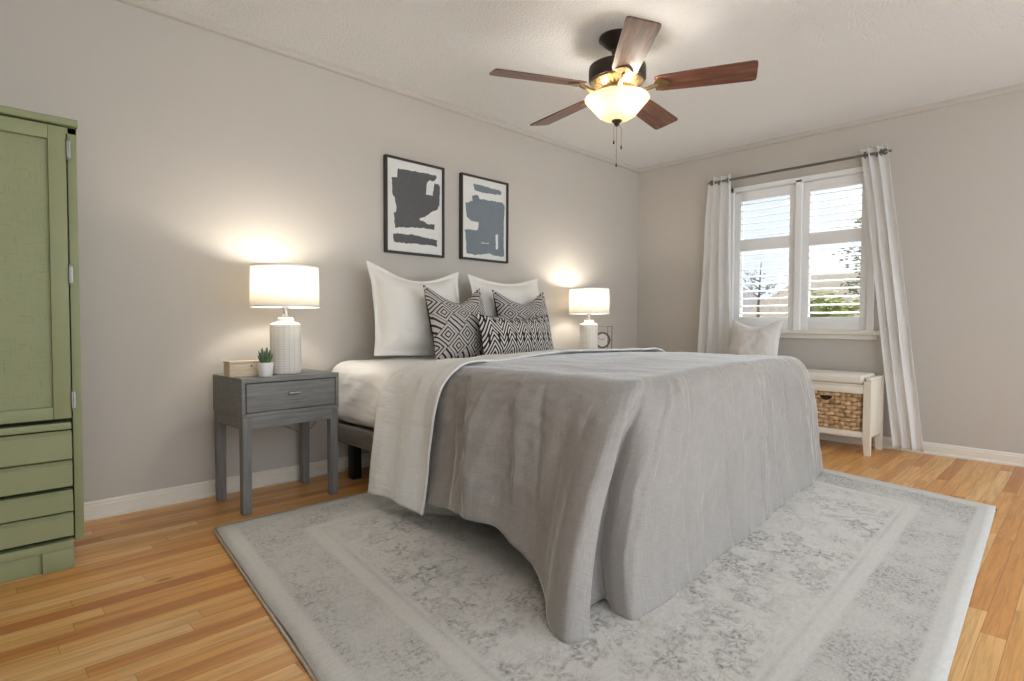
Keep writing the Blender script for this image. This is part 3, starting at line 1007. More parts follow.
# ------------------------------------------------------------------ table lamps
def lamp(label):
    t = thing('table_lamp', label, 'lamp', (0, 0, 0), group='white ceramic table lamps')
    bm = bmesh.new(); lathe(bm, [(.0001, 0), (.070, 0), (.0745, .004), (.0755, .02), (.0755, .24), (.0745, .252), (.066, .260), (.045, .266), (.040, .270), (.040, .284), (.034, .290), (.0001, .290)], 56)
    obj('ceramic_base', bm, M_ceramic, t, True, 40)
    bm = bmesh.new(); lathe(bm, [(.014, .286), (.014, .300), (.010, .304), (.010, .330), (.017, .334), (.017, .375), (.0001, .376)], 20)
    obj('socket', bm, M_nickel, t, True, 40)
    bm = bmesh.new(); bmesh.ops.create_uvsphere(bm, u_segments=20, v_segments=12, radius=.028)
    bmesh.ops.transform(bm, matrix=Matrix.Translation((0, 0, .425)) @ Matrix.Scale(1.35, 4, (0, 0, 1)), verts=bm.verts[:])
    obj('bulb', bm, M_bulb, t, True)
    zb, zt = .345, .548
    bm = bmesh.new(); lathe(bm, [(.168, zb), (.164, zt)], 72)
    sh = obj('lamp_shade', bm, M_shade, t, True)
    sh.modifiers.new('s', 'SOLIDIFY').thickness = .0015
    for z, r in ((zb, .168), (zt, .164)):
        bm = bmesh.new()
        lathe(bm, [(r + .0015, z - .004), (r + .0015, z + .004), (r - .002, z + .004), (r - .002, z - .004), (r + .0015, z - .004)], 72)
        obj('shade_trim', bm, M_whitepot, sh, True, 40)
    bm = bmesh.new()
    for i in range(3):
        a = 2 * PI * i / 3 + .4
        tube(bm, [(.164 * math.cos(a), .164 * math.sin(a), zt - .004), (.02 * math.cos(a), .02 * math.sin(a), zt - .010)], .002, 6)
    for s in (-1, 1):
        tube(bm, [(s * .018, 0, .332), (s * .045, 0, .38), (s * .048, 0, .46), (s * .03, 0, .52), (0, 0, .535)], .002, 6)
    obj('harp', bm, M_nickel, sh, True)
    bm = bmesh.new(); lathe(bm, [(.0001, .534), (.012, .536), (.013, .545), (.006, .550), (.009, .558), (.008, .566), (.0001, .570)], 18)
    obj('finial', bm, M_nickel, sh, True)
    return t
def lamp_light(t):
    ld = bpy.data.lights.new('lamp_bulb_light', 'POINT'); ld.energy = LAMP_W; ld.color = (1, .93, .83); ld.shadow_soft_size = .035
    lo = bpy.data.objects.new('lamp_bulb_light', ld); C.objects.link(lo); lo.parent = t; lo.location = (0, 0, .49)
lp = lamp('white dimpled ceramic lamp on the nightstand nearer the armoire')
lp.location = (-3.668, -.285, NSH + .0015)
lp2 = dup(lp, (-1.095, -.25, NSH + .0015), 0, 'white ceramic lamp lit on the far side of the bed')
lamp_light(lp); lamp_light(lp2)
bm = bmesh.new()
tube(bm, [(-3.66, -.20, .652), (-3.66, -.055, .655), (-3.66, -.045, .60), (-3.63, -.040, .42), (-3.58, -.035, .33), (-3.50, -.03, .285), (-3.42, -.03, .29), (-3.36, -.03, .35), (-3.34, -.02, .40)], .003, 8)
o = obj('cord', bm, M_cord, None, True)
o.parent = lp; o.matrix_parent_inverse = Matrix.Translation(lp.location).inverted()

# ------------------------------------------------------------------ things on the nightstands
t = thing('wooden_block', 'pale pine block box on the nightstand behind the succulent', 'wooden box', (-3.872, -.300, NSH + .0015), R(4))
bx('body', (-.092, .092, -.036, .036, 0, .064), M_pine, t, .002)
bx('lid', (-.093, .093, -.037, .037, .0645, .075), M_pine, t, .002)
def knotdisc(x, z):
    bm = bmesh.new(); lathe(bm, [(.0001, .0), (.0045, .0), (.0045, .0006), (.0001, .0006)], 12)
    bmesh.ops.transform(bm, matrix=Matrix.Translation((x, -.036, z)) @ Matrix.Rotation(PI / 2, 4, 'X'), verts=bm.verts[:])
    return bm
obj('wood_knot', knotdisc(.012, .05), plain('wood_knot', srgb(104, 76, 54), .7), t)
t = thing('succulent_pot', 'small spiky succulent in a white pot beside the lamp', 'potted plant', (-3.810, -.385, NSH + .0015))
bm = bmesh.new(); lathe(bm, [(.0001, 0), (.030, 0), (.0325, .003), (.037, .066), (.036, .068), (.034, .066), (.033, .056), (.0001, .056)], 36)
obj('pot', bm, M_whitepot, t, True, 40)
bm = bmesh.new(); lathe(bm, [(.0335, .058), (.02, .062), (.0001, .063)], 24); obj('soil', bm, M_soil, t, True)
bm = bmesh.new()
random.seed(5)
for i in range(22):
    a = i * 2.4
    tilt = .15 + .75 * (i / 22)
    L = .075 - .022 * (i / 22) + random.uniform(-.006, .008)
    d = Vector((math.cos(a) * math.sin(tilt), math.sin(a) * math.sin(tilt), math.cos(tilt)))
    p0 = Vector((d.x * .010, d.y * .010, .058))
    pts = [p0 + d * L * q + Vector((d.x, d.y, 0)) * (-.010 * q * q) + Vector((0, 0, .006 * q * q)) for q in (0, .3, .6, .85, 1)]
    tube(bm, pts, [.0045, .0065, .0055, .003, .0006], 6)
obj('leaves', bm, M_leaf, t, True)

t = thing('table_clock', 'dark wire framed table clock behind the far lamp', 'clock', (-.735, -.13, NSH + .0015), R(-32))
t.location = (-.915, -.255, NSH + .0015)
bm = bmesh.new()
hw, hh = .088, .235
tube(bm, [(-hw, 0, .004), (hw, 0, .004), (hw, 0, hh), (-hw, 0, hh), (-hw, 0, .004)], .004, 8)
for x in (-hw, hw):
    tube(bm, [(x, 0, .004), (x, .05, .004), (x, .0, .12)], .003, 8)
tube(bm, [(-hw, 0, .118), (-.066, 0, .118)], .003, 8); tube(bm, [(hw, 0, .118), (.066, 0, .118)], .003, 8)
tube(bm, [(-.05, 0, .004), (-.05, 0, hh)], .0025, 8); tube(bm, [(.05, 0, .004), (.05, 0, hh)], .0025, 8)
obj('stand', bm, M_clock, t, True, 40)
bm = bmesh.new(); lathe(bm, [(.056, -.012), (.070, -.012), (.070, .010), (.056, .010), (.056, -.012)], 40)
bmesh.ops.transform(bm, matrix=Matrix.Translation((0, 0, .118)) @ Matrix.Rotation(PI / 2, 4, 'X'), verts=bm.verts[:])
bmesh.ops.recalc_face_normals(bm, faces=bm.faces[:])
obj('rim', bm, M_clock, t, True, 40)
bm = bmesh.new(); lathe(bm, [(.0001, 0), (.058, 0), (.058, .004), (.0001, .004)], 32)
bmesh.ops.transform(bm, matrix=Matrix.Translation((0, .004, .118)) @ Matrix.Rotation(PI / 2, 4, 'X'), verts=bm.verts[:])
bmesh.ops.recalc_face_normals(bm, faces=bm.faces[:])
obj('face', bm, M_face, t, True, 40)
for L, a in ((.030, 40), (.042, 150)):
    bm = bmesh.new(); tube(bm, [(0, -.004, .118), (L * math.cos(R(a)), -.004, .118 + L * math.sin(R(a)))], .002, 6)
    obj('hand', bm, M_clock, t, True)

# ------------------------------------------------------------------ rug
rug = thing('area_rug', 'large distressed grey floral rug under the bed', 'rug', (-2.7, -1.75, 0))
TL, TR, BR, BL = Vector((-4.10, -.56, 0)), Vector((-.72, -.53, 0)), Vector((-1.286, -2.90, 0)), Vector((-4.385, -3.03, 0))
def rugP(u, v):            # u along x, v from the headboard side to the foot side
    a = TL.lerp(TR, u); b = BL.lerp(BR, u)
    return a.lerp(b, v)
NX, NY = 90, 72
P = np.zeros((NY, NX, 3)); UV = np.zeros((NY, NX, 2))
for j in range(NY):
    for i in range(NX):
        u, v = i / (NX - 1), j / (NY - 1)
        p = rugP(u, v)
        curl = .012 * max(0, (u - .94) / .06) ** 2 * max(0, (v - .35) / .65)
        P[j, i] = (p.x + 2.7 + .004 * fbm(p.y * 3, 1.7) * (1 if u < .02 or u > .98 else 0), p.y + 1.75, .010 + curl + .0012 * fbm(p.x * 2, p.y * 2))
        UV[j, i] = (u * 3.05, v * 2.44)
grid_mesh('pile', P, M_rug, rug, UV, .0085)
bm = bmesh.new()
edge = []
for i in range(60): edge.append(rugP(0, 1 - i / 59))
tube(bm, [(p.x + 2.7 - .003, p.y + 1.75, .0054) for p in edge], .0050, 8)
obj('edge_binding', bm, M_rugedge, rug, True)
bm = bmesh.new()
pr = []
NE = 40
for i in range(NE):
    v = .28 + .72 * i / (NE - 1)
    p = rugP(1, v); w = .006 + .026 * ((v - .28) / .72)
    h = .010 + .012 * max(0, (v - .35) / .65)
    pr.append([(p.x + 2.7 - .001, p.y + 1.75, h + .0005), (p.x + 2.7 + w * .6, p.y + 1.75, h * .85), (p.x + 2.7 + w, p.y + 1.75, .001)])
grid_mesh('curled_edge', np.array(pr), M_rugdark, rug, None, .003, offset=0)['label'] = 'dark grey curled rug edge'

# ------------------------------------------------------------------ bed frame and mattress
bed = thing('bed_frame', 'low grey wooden platform bed frame', 'bed frame', (-2.34, -1.07, 0))
bm = bmesh.new()
def rail(name, d):
    return bx(name, d, M_bedwood, bed, .004)
rail('side_rail', (-.965, -.935, -.95, 1.03, .215, .318)); rail('side_rail', (.935, .965, -.95, 1.03, .215, .318))
rail('end_rail', (-.934, .934, -.95, -.92, .215, .318)); rail('end_rail', (-.934, .934, 1.0, 1.03, .215, .318))
bm.free()
bm = bmesh.new()
for i in range(14):
    y = -.88 + i * .14
    box(bm, -.934, .934, y - .035, y + .035, .295, .313, .002)
obj('slats', bm, M_bedwood, bed)
for sx in (-1, 1):
    for sy in (-.80, .86):
        z0 = .0115 if sy < .8 else 0
        bx('leg', (sx * .895 - .028, sx * .895 + .028, sy - .028, sy + .028, z0, .296 if False else .216), M_blacklegs, bed, .003)['label'] = 'black square leg'
        bx('leg_bracket', (sx * .915 - .02, sx * .915 + .02, sy - .03, sy + .03, .217, .29), M_blacklegs, bed, .002)

mt = thing('mattress', 'mattress in a white fitted sheet on the bed frame', 'mattress', (-2.34, -1.07, .32))
bm = bmesh.new()
bmesh.ops.create_cube(bm, size=2)
bmesh.ops.subdivide_edges(bm, edges=bm.edges[:], cuts=70, use_grid_fill=True)
mc, mh, mr = Vector((-.0075, .0425, .181)), Vector((.9525, .9975, .181)), .085
for v in bm.verts:
    c = Vector(v.co[i] * mh[i] for i in range(3))
    # spend the points near the rounded edges
    inn = Vector(max(-(mh[i] - mr), min(mh[i] - mr, c[i] * 1.0)) for i in range(3))
    d_ = c - inn
    v.co = mc + (inn + d_.normalized() * mr if d_.length > 1e-6 else c)
for f in bm.faces: f.smooth = True
bm.normal_update()
for v in bm.verts:
    c = v.co
    side = 1 - min(1, max(0, (abs(v.normal.z) - .3) / .6))
    d = .010 * noise.ridged_multi_fractal(Vector((c.y * 3.2 + c.z * 3.5, c.z * 5 - c.y * 1.5, c.x * 2)), 1.0, 2.0, 3, 1.0, 2.0) * 1.3 * (side + .1)
    d += .005 * fbm(c.x * 5, c.y * 5, c.z * 5)
    v.co = c + v.normal * d
obj('fitted_sheet', bm, M_sheet, mt, True)

# ------------------------------------------------------------------ duvet
dv = thing('duvet', 'rumpled grey linen duvet draped over the bed', 'duvet', (-2.34, -1.5, .70))
DO = np.array((-2.34, -1.5, .70))
# (top point inset from the mattress edge, hem point) walked round the bed from the left head end
ctrl = [
 ((-3.19, -1.02, .712), (-3.43, -1.03, .120), .0),
 ((-3.19, -1.18, .714), (-3.455, -1.20, .130), .0),
 ((-3.19, -1.36, .716), (-3.475, -1.37, .150), .0),
 ((-3.18, -1.52, .718), (-3.515, -1.52, .172), .02),
 ((-3.18, -1.68, .720), (-3.505, -1.68, .172), .0),
 ((-3.18, -1.82, .720), (-3.515, -1.82, .135), .0),
 ((-3.17, -1.93, .718), (-3.54, -1.95, .100), .01),
 ((-3.16, -1.985, .714), (-3.61, -2.05, .065), .02),
 ((-3.15, -2.01, .712), (-3.675, -2.13, .028), .03),
 ((-3.14, -2.025, .711), (-3.69, -2.20, .016), .03),
 ((-3.13, -2.032, .711), (-3.625, -2.235, .016), .01),
 ((-3.12, -2.036, .711), (-3.50, -2.13, .030), -.05),
 ((-3.105, -2.038, .711), (-3.415, -2.14, .030), -.05),
 ((-3.085, -2.040, .711), (-3.455, -2.215, .016), .0),
 ((-3.05, -2.042, .712), (-3.455, -2.262, .014), .02),
 ((-2.98, -2.043, .714), (-3.36, -2.275, .013), .02),
 ((-2.85, -2.044, .720), (-3.10, -2.265, .013), .0),
 ((-2.60, -2.045, .730), (-2.76, -2.235, .013), .0),
 ((-2.30, -2.045, .735), (-2.36, -2.200, .013), .0),
 ((-2.00, -2.040, .735), (-1.95, -2.160, .013), .0),
 ((-1.75, -2.030, .732), (-1.58, -2.135, .014), .02),
 ((-1.56, -2.010, .728), (-1.30, -2.115, .026), .05),
 ((-1.49, -1.975, .724), (-1.16, -2.085, .055), .07),
 ((-1.47, -1.90, .722), (-1.125, -1.93, .090), .06),
 ((-1.46, -1.70, .720), (-1.14, -1.70, .120), .03),
 ((-1.46, -1.40, .716), (-1.17, -1.40, .130), .03),
 ((-1.46, -1.02, .712), (-1.19, -1.02, .130), .03),
]
Pc = np.array([c[0] for c in ctrl]); Hc = np.array([c[1] for c in ctrl]); Bc = np.array([c[2] for c in ctrl])
seg = .5 * np.linalg.norm(np.diff(Pc, axis=0), axis=1) + .5 * np.linalg.norm(np.diff(Hc, axis=0), axis=1)
tc = np.concatenate([[0], np.cumsum(seg)])
def hermite(tq, t, V):
    m = np.zeros_like(V)
    d = (V[1:] - V[:-1]) / (t[1:] - t[:-1]).reshape((-1,) + (1,) * (V.ndim - 1))
    m[1:-1] = .5 * (d[1:] + d[:-1]); m[0] = d[0]; m[-1] = d[-1]
    # limit slopes so tight folds do not overshoot
    m[1:-1] = np.where(d[1:] * d[:-1] <= 0, 0, m[1:-1])
    k = np.clip(np.searchsorted(t, tq, side='right') - 1, 0, len(t) - 2)
    h = (t[k + 1] - t[k]); s = (tq - t[k]) / h
    sh = (-1,) + (1,) * (V.ndim - 1)
    s_, h_ = s.reshape(sh), h.reshape(sh)
    return (2*s_**3-3*s_**2+1)*V[k] + (s_**3-2*s_**2+s_)*h_*m[k] + (-2*s_**3+3*s_**2)*V[k+1] + (s_**3-s_**2)*h_*m[k+1]
NT_, NS_, NI_ = 560, 64, 26
tq = np.linspace(0, tc[-1], NT_)
PP, HH, BB = hermite(tq, tc, Pc), hermite(tq, tc, Hc), hermite(tq, tc, Bc)
tl_corner, tr_corner = tc[9], tc[21]
# outward direction, smoothed round the corners
ang_keys = [0, tc[6], tc[14], tc[20], tc[23], tc[-1]]
ang_vals = [180, 182, 268, 272, 358, 360]
ang = np.radians(np.interp(tq, ang_keys, ang_vals))
OUT = np.stack([np.cos(ang), np.sin(ang), 0 * ang], 1)
# head line: the inner row on top of the bed
hx = np.interp(tq, [0, tc[6], tc[14], tc[20], tc[23], tc[-1]], [-3.19, -3.10, -2.85, -1.85, -1.58, -1.46])
HEAD = np.stack([hx, np.full(NT_, -1.0), np.full(NT_, .712)], 1)
rows = []; uvs = []
def ztop(x, y):
    u = min(1, max(0, (x + 3.19) / 1.70)); v = min(1, max(0, (-1.0 - y) / 1.04))
    return .026 * math.sin(PI * u) ** .7 * (.35 + .65 * math.sin(PI * min(1, v * .9 + .1)) ** .6)
for j in range(NI_):
    s = j / NI_
    Q = HEAD * (1 - s) + PP * s
    for i in range(NT_):
        x, y = Q[i, 0], Q[i, 1]
        w = .006 * fbm(x * 2.2 + 3, y * 3.0, 0, 3) + .004 * fbm(x * 7, y * 5, 2, 2)
        g = .010 * max(0, 1 - abs(x + 3.05) / .35) * max(0, 1 - abs(y + 1.2) / .35) * math.sin(16 * (x + y * .4) + 2 * fbm(x * 3, y * 3))
        Q[i, 2] += ztop(x, y) * min(1, (1 - s) * 3) + w * min(1, s * 6) + g * s
    rows.append(Q); uvs.append(np.stack([tq, 1.6 + np.linalg.norm(PP - Q, axis=1)], 1))
ker = np.exp(-((np.arange(-60, 61)) / 26.0) ** 2); ker /= ker.sum()
HS = np.stack([np.convolve(np.pad(HH[:, k], 60, mode='edge'), ker, 'valid') for k in range(3)], 1)
TAN = np.gradient(HH, axis=0); TAN /= np.linalg.norm(TAN, axis=1)[:, None] + 1e-9
vb = np.linspace(0, 1, NS_ + 1)
hl = np.linalg.norm(HH - PP, axis=1)
# (where the fold starts, where it reaches the hem, width, height): pulled folds are positive, pressed creases negative
FOLDS = [(.30, .56, .085, .034), (.10, .22, .03, -.010), (.20, .36, .03, -.012), (.62, .78, .05, .014), (.72, .90, .016, -.008), (.45, .50, .012, -.007)]
tf = tc[14]
FOLDS += [(tf + .10, tf + .02, .025, .012), (tf + .28, tf + .30, .010, -.008), (tf + .62, tf + .66, .010, -.009), (tf + .95, tf + 1.0, .012, -.008),
          (tf + 1.25, tf + 1.22, .03, .012), (tf + 1.42, tf + 1.50, .012, -.010), (tf + 1.55, tf + 1.66, .03, .014), (tf + 1.68, tf + 1.80, .014, -.012)]
for j in range(NS_ + 1):
    s = vb[j] ** .9
    P0 = PP
    bl_ = min(1, max(0, (s - .08) / .5)); bl_ = bl_ * bl_ * (3 - 2 * bl_)
    HQ = HS * (1 - bl_) + HH * bl_
    side_d = np.maximum(((HQ - PP) * OUT).sum(1), .12)
    P1 = PP + OUT * np.minimum(side_d * .8, .23)[:, None] + np.array((0, 0, .012))
    P2 = HQ + np.array((0, 0, 1.0)) * (.36) + OUT * (BB - .02)[:, None] - OUT * np.minimum(.10, side_d * .25)[:, None]
    P2[:, 2] = np.minimum(P2[:, 2], .60)
    Q = ((1 - s) ** 3) * P0 + 3 * s * (1 - s) ** 2 * P1 + 3 * s * s * (1 - s) * P2 + s ** 3 * HQ
    for i in range(NT_):
        t = tq[i]
        fold = .026 * (noise.ridged_multi_fractal(Vector((t * 3.1, s * .55 + 4, 1.7)), 1.0, 2.0, 2, 1.0, 2.0) - .9)
        fold += .018 * fbm(t * 6.0, s * .9, 5.1, 2) + .003 * fbm(t * 17, s * 1.5, 2.2, 2)
        crease = .008 * fbm(t * 5 + s * 3, s * 7 - t * 2, 9.0, 3) + .002 * fbm(t * 12 + s * 6, s * 14, 3.0, 2)
        for (ta, tb, wd, am) in FOLDS:
            q = (t - (ta + (tb - ta) * s)) / wd
            if abs(q) < 4:
                if am > 0:
                    fold += am * (math.exp(-q * q) if q > 0 else math.exp(-(q * 2.6) ** 2))
                else:
                    fold += am * math.exp(-q * q)
        amp = min(1, s * 2.2) * (1 - .55 * max(0, s - .85) / .15)
        Q[i] += OUT[i] * (fold * amp + crease * min(1, s * 4))
        if s < .15:
            x, y = Q[i, 0], Q[i, 1]
            Q[i, 2] += (.006 * fbm(x * 2.2 + 3, y * 3.0, 0, 3) + .004 * fbm(x * 7, y * 5, 2, 2)) * (1 - s / .15)
        Q[i, 2] = max(Q[i, 2], .0135)
    if j > 0 or True:
        rows.append(Q); uvs.append(np.stack([tq, 1.6 - s * hl], 1))
P = np.array(rows) - DO
cover = grid_mesh('cover', P, M_duvet, dv, np.array(uvs), .006, offset=1)

# turned-back white border of the duvet
path = [(-3.475, .085), (-3.462, .22), (-3.442, .40), (-3.415, .54), (-3.375, .64), (-3.30, .705), (-3.19, .732), (-3.0, .733), (-2.7, .742), (-2.34, .747), (-1.98, .742), (-1.68, .735), (-1.47, .732), (-1.36, .700), (-1.29, .63), (-1.25, .54), (-1.21, .35), (-1.16, .10)]
pt = np.array(path); pl = np.concatenate([[0], np.cumsum(np.linalg.norm(np.diff(pt, axis=0), axis=1))])
NL, NW = 300, 40
lq = np.linspace(0, pl[-1], NL)
pq = hermite(lq, pl, pt)
yk = [0, pl[5], pl[7], pl[12], pl[-1]]
ya = np.interp(lq, yk, [-.775, -.80, -.74, -.72, -.72])       # edge towards the pillows
yb = np.interp(lq, yk, [-1.225, -1.255, -1.19, -1.13, -1.12])   # edge towards the foot
P = np.zeros((NW, NL, 3)); UV = np.zeros((NW, NL, 2))
dxy = np.gradient(pq, axis=0); dxy /= np.linalg.norm(dxy, axis=1)[:, None]
nor = np.stack([-dxy[:, 1], dxy[:, 0]], 1)       # outward (x, z)
for j in range(NW):
    w = j / (NW - 1)
    for i in range(NL):
        y = ya[i] + (yb[i] - ya[i]) * w
        topm = min(1, max(0, (pq[i, 1] - .55) / .15))
        L = lq[i]
        d = .008 * fbm(L * 2.5, w * 3.5, 3.0, 3) + .010 * topm * fbm(L * 1.6 + w * 2, w * 5, 8.0, 2) + .006 * (1 - topm) * math.sin(w * 13 + L * 1.5)
        d += .010 * math.exp(-((1 - w) / .05) ** 2) + .004 * math.exp(-((w) / .05) ** 2)   # rolled edges
        hem = .010 * math.sin(w * 5) * max(0, 1 - L / .08)
        P[j, i] = (pq[i, 0] + nor[i, 0] * d, y + .012 * fbm(L * 2.2, 4 + w * .5, 1.0, 2), pq[i, 1] + nor[i, 1] * d - .035 * topm * max(0, 1 - w / .5) + hem + .012 * w * max(0, 1 - L / .3))
        UV[j, i] = (L, w * .5)
o = grid_mesh('turned_back_border', P - DO, M_sheet, dv, UV, .010, offset=1)
o['label'] = 'white underside folded back over the duvet'
# flat inner layer joining border and cover on the top
# ------------------------------------------------------------------ pillows
def pillow(name, label, cat, w, h, th, mat, back, loc, lean, rz, roll=0, seed=0, flange=0.0, dip=0.0, pinch=.10, group=None, uvs=1.0, asp=True):
    """upright cushion: x width, z height, thickness along y; dip sags the top edge"""
    t = thing(name, label, cat, loc, 0, group)
    NX = NY = 49
    fr = np.zeros((NY, NX, 3)); bk = np.zeros((NY, NX, 3)); UV = np.zeros((NY, NX, 2))
    for j in range(NY):
        for i in range(NX):
            u, v = 2 * i / (NX - 1) - 1, 2 * j / (NY - 1) - 1
            iu = 1 - flange * 2 / w; iv = 1 - flange * 2 / h
            a, b = min(1, abs(u) / iu), min(1, abs(v) / iv)
            puff = max(0, (1 - a ** 2.4)) ** .55 * max(0, (1 - b ** 2.4)) ** .55
            sx = 1 - pinch * (1 - abs(v) ** 2) * abs(u) ** 2
            sz = 1 - pinch * (1 - abs(u) ** 2) * abs(v) ** 2 * (1 if v > 0 else .2)
            x = u * w / 2 * sx
            z = v * h / 2 * sz
            if v > 0:
                z -= dip * (1 - u * u) ** 1.5 * v ** 1.3
            wr = .009 * fbm(u * 1.7 + seed, v * 1.7, seed, 3) + .005 * fbm(u * 5 + seed, v * 5, seed * 2, 2)
            y = th / 2 * puff
            k = .25 + .75 * puff
            ys = .010 * fbm(u * 2 + seed * 3, v * 2, 4, 2) * (1 - puff)
            fr[j, i] = (x, -y + wr * k + ys, z)
            bk[j, i] = (x, y + wr * .6 * k + ys, z)
            UV[j, i] = ((u + 1) / 2 * (w / h if asp else 1) * uvs, (v + 1) / 2 * uvs)
    Rm = Matrix.Rotation(rz, 4, 'Z') @ Matrix.Rotation(-lean, 4, 'X') @ Matrix.Rotation(roll, 4, 'Y')
    A = np.array(Rm.to_3x3())
    lowest = None
    F = fr @ A.T; B = bk @ A.T
    zmin = min(F[..., 2].min(), B[..., 2].min())
    F[..., 2] -= zmin; B[..., 2] -= zmin
    f = grid_mesh('cover', F, mat, t, UV, 0)
    b = grid_mesh('back_panel', B[:, ::-1], back, t, UV, 0)
    return t
ZB = .687
gS, gD = 'white euro shams', 'diamond pattern cushions'
pillow('euro_sham', 'large white flanged sham propped at the left of the bed', 'pillow', 0.68, .585, .20, M_sham, M_sham, (-2.795, -.235, ZB), R(14), R(-3), R(2.5), 1.3, .035, .075, .08, gS)
pillow('euro_sham', 'large white flanged sham behind the far diamond cushion', 'pillow', .74, .575, .20, M_sham, M_sham, (-1.985, -.235, ZB), R(14), R(2), R(-1), 5.1, .035, .035, .07, gS)
pillow('patterned_cushion', 'black and grey diamond cushion leaning on the left white sham', 'cushion', .47, .47, .17, M_diamond, M_piping, (-2.645, -.445, ZB), R(16), R(2), R(0), 2.2, .0, .10, .07, gD)
pillow('patterned_cushion', 'black and grey diamond cushion behind the chevron lumbar cushion, far side', 'cushion', .48, .47, .17, M_diamond, M_piping, (-2.05, -.430, ZB), R(16), R(-4), R(0), 8.2, .0, .09, .07, gD)
pillow('lumbar_cushion', 'long black and white chevron lumbar cushion in front', 'cushion', .68, .29, .14, M_chevron, M_piping, (-2.285, -.605, ZB), R(14), R(2), 0, 3.7, .0, .03, .06)

# ------------------------------------------------------------------ storage bench, baskets, cushion
BX0, BX1, BY0, BY1 = -.405, -.060, -2.150, -1.075
bn = thing('storage_bench', 'cream storage bench below the window', 'bench', ((BX0 + BX1) / 2, (BY0 + BY1) / 2, 0))
bo = ((BX0 + BX1) / 2, (BY0 + BY1) / 2)
hx_, hy_ = (BX1 - BX0) / 2, (BY1 - BY0) / 2
for sx in (-1, 1):
    for sy in (-1, 1):
        bm = bmesh.new()
        a0, a1 = sorted((sx * hx_, sx * (hx_ - .040))); b0, b1 = sorted((sy * hy_, sy * (hy_ - .045)))
        vs = box(bm, a0, a1, b0, b1, 0, .515)
        bmesh.ops.bisect_plane(bm, geom=bm.verts[:] + bm.edges[:] + bm.faces[:], plane_co=(0, 0, .115), plane_no=(0, 0, 1))
        for v in bm.verts:
            if v.co.z < .01:       # tapered foot
                v.co.x += -sx * .008 if abs(v.co.x) > hx_ - .02 else 0
                v.co.y += -sy * .012 if abs(v.co.y) < hy_ - .02 else 0
                if abs(v.co.y) < hy_ - .02: v.co.y += sy * .020
        obj('leg', bm, M_cream, bn)
bx('bottom_shelf', (-hx_ + .004, hx_ - .004, -hy_ + .046, hy_ - .046, .120, .160), M_cream, bn)
bx('top_rail', (-hx_ + .003, -hx_ + .025, -hy_ + .046, hy_ - .046, .425, .475), M_cream, bn)
bx('top_rail', (hx_ - .025, hx_ - .003, -hy_ + .046, hy_ - .046, .425, .475), M_cream, bn)
for s in (-1, 1):
    y0, y1 = sorted((s * (hy_ - .008), s * (hy_ - .024)))
    bx('end_panel', (-hx_ + .041, hx_ - .041, y0, y1, .120, .5155), M_cream, bn)
    y0, y1 = sorted((s * (hy_ - .002), s * (hy_ - .032)))
    bx('arm_rail', (-hx_ + .0, hx_ - .0, y0, y1, .516, .540), M_cream, bn, .005)
bx('back_panel', (hx_ - .02, hx_ - .006, -hy_ + .046, hy_ - .046, .161, .424), M_cream, bn)
bx('divider', (-hx_ + .004, hx_ - .022, -.012, .012, .161, .456), M_cream, bn)
bx('seat_board', (-hx_ + .004, hx_ - .004, -hy_ + .046, hy_ - .046, .4765, .490), M_cream, bn)
bm = bmesh.new(); box(bm, -hx_ - .004, hx_ - .006, -hy_ + .048, hy_ - .048, .491, .556, .022, 5)
obj('seat_cushion', bm, M_benchpad, bn, True, 60)['label'] = 'padded cream seat cushion'

def basket(label, cx, cy, w, d, h, z):
    t = thing('wicker_basket', label, 'basket', (cx, cy, z), group='seagrass baskets in the bench')
    NH, NV = 54, 9
    bm = bmesh.new()
    # woven front: overlapping plump strands, like a chunky plait
    for r in range(NV):
        zz = h * (r + .5) / NV
        for sd_ in range(4):
            L = w if sd_ < 2 else d
            n = int(L / .034)
            pts = []; rad = []
            for i in range(n * 3 + 1):
                q = i / (n * 3)
                wob = math.sin(q * n * PI + (PI if r % 2 else 0)) * .0065
                a = (q - .5) * L
                jit = .0018 * fbm(q * 9, r * 3.1 + sd_, 1.0, 2)
                if sd_ == 0: p = (-d / 2 - wob, a, zz + jit)
                elif sd_ == 1: p = (d / 2 + wob, a, zz + jit)
                elif sd_ == 2: p = (a, -w / 2 - wob, zz + jit)
                else: p = (a, w / 2 + wob, zz + jit)
                pts.append(p); rad.append(h / NV * .58 * (1 + .18 * math.cos(q * n * 2 * PI)))
            tube(bm, pts, rad, 6)
    body = obj('woven_body', bm, M_wicker, t, True)
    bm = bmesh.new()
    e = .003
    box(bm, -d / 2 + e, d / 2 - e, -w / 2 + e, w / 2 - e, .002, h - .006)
    obj('dark_filler', bm, M_wickdark, t)  # solid dark box, the basket's inner shade put into its colour
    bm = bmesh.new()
    # half-round dark plate with a bound rim, hand hole's shade put into its colour
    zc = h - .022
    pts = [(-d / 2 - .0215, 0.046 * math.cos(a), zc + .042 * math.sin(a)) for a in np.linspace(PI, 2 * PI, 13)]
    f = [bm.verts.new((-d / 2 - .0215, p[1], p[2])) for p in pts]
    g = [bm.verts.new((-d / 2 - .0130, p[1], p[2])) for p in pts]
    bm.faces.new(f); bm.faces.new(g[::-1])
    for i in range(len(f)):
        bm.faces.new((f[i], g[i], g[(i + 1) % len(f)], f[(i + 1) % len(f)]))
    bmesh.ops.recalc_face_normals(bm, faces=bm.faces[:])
    hh_ = obj('hand_hole_shade', bm, M_wickdark, t)
    bm = bmesh.new(); tube(bm, pts + [pts[0]], .0035, 6)
    obj('handle_rim', bm, M_wicker, hh_, True)
    return t
bw = hy_ - .046 - .012
basket('woven seagrass basket in the right bay of the bench', bo[0] - .022, (BY0 + .046 + bo[1] - .012) / 2, bw - .050, .245, .262, .1605)
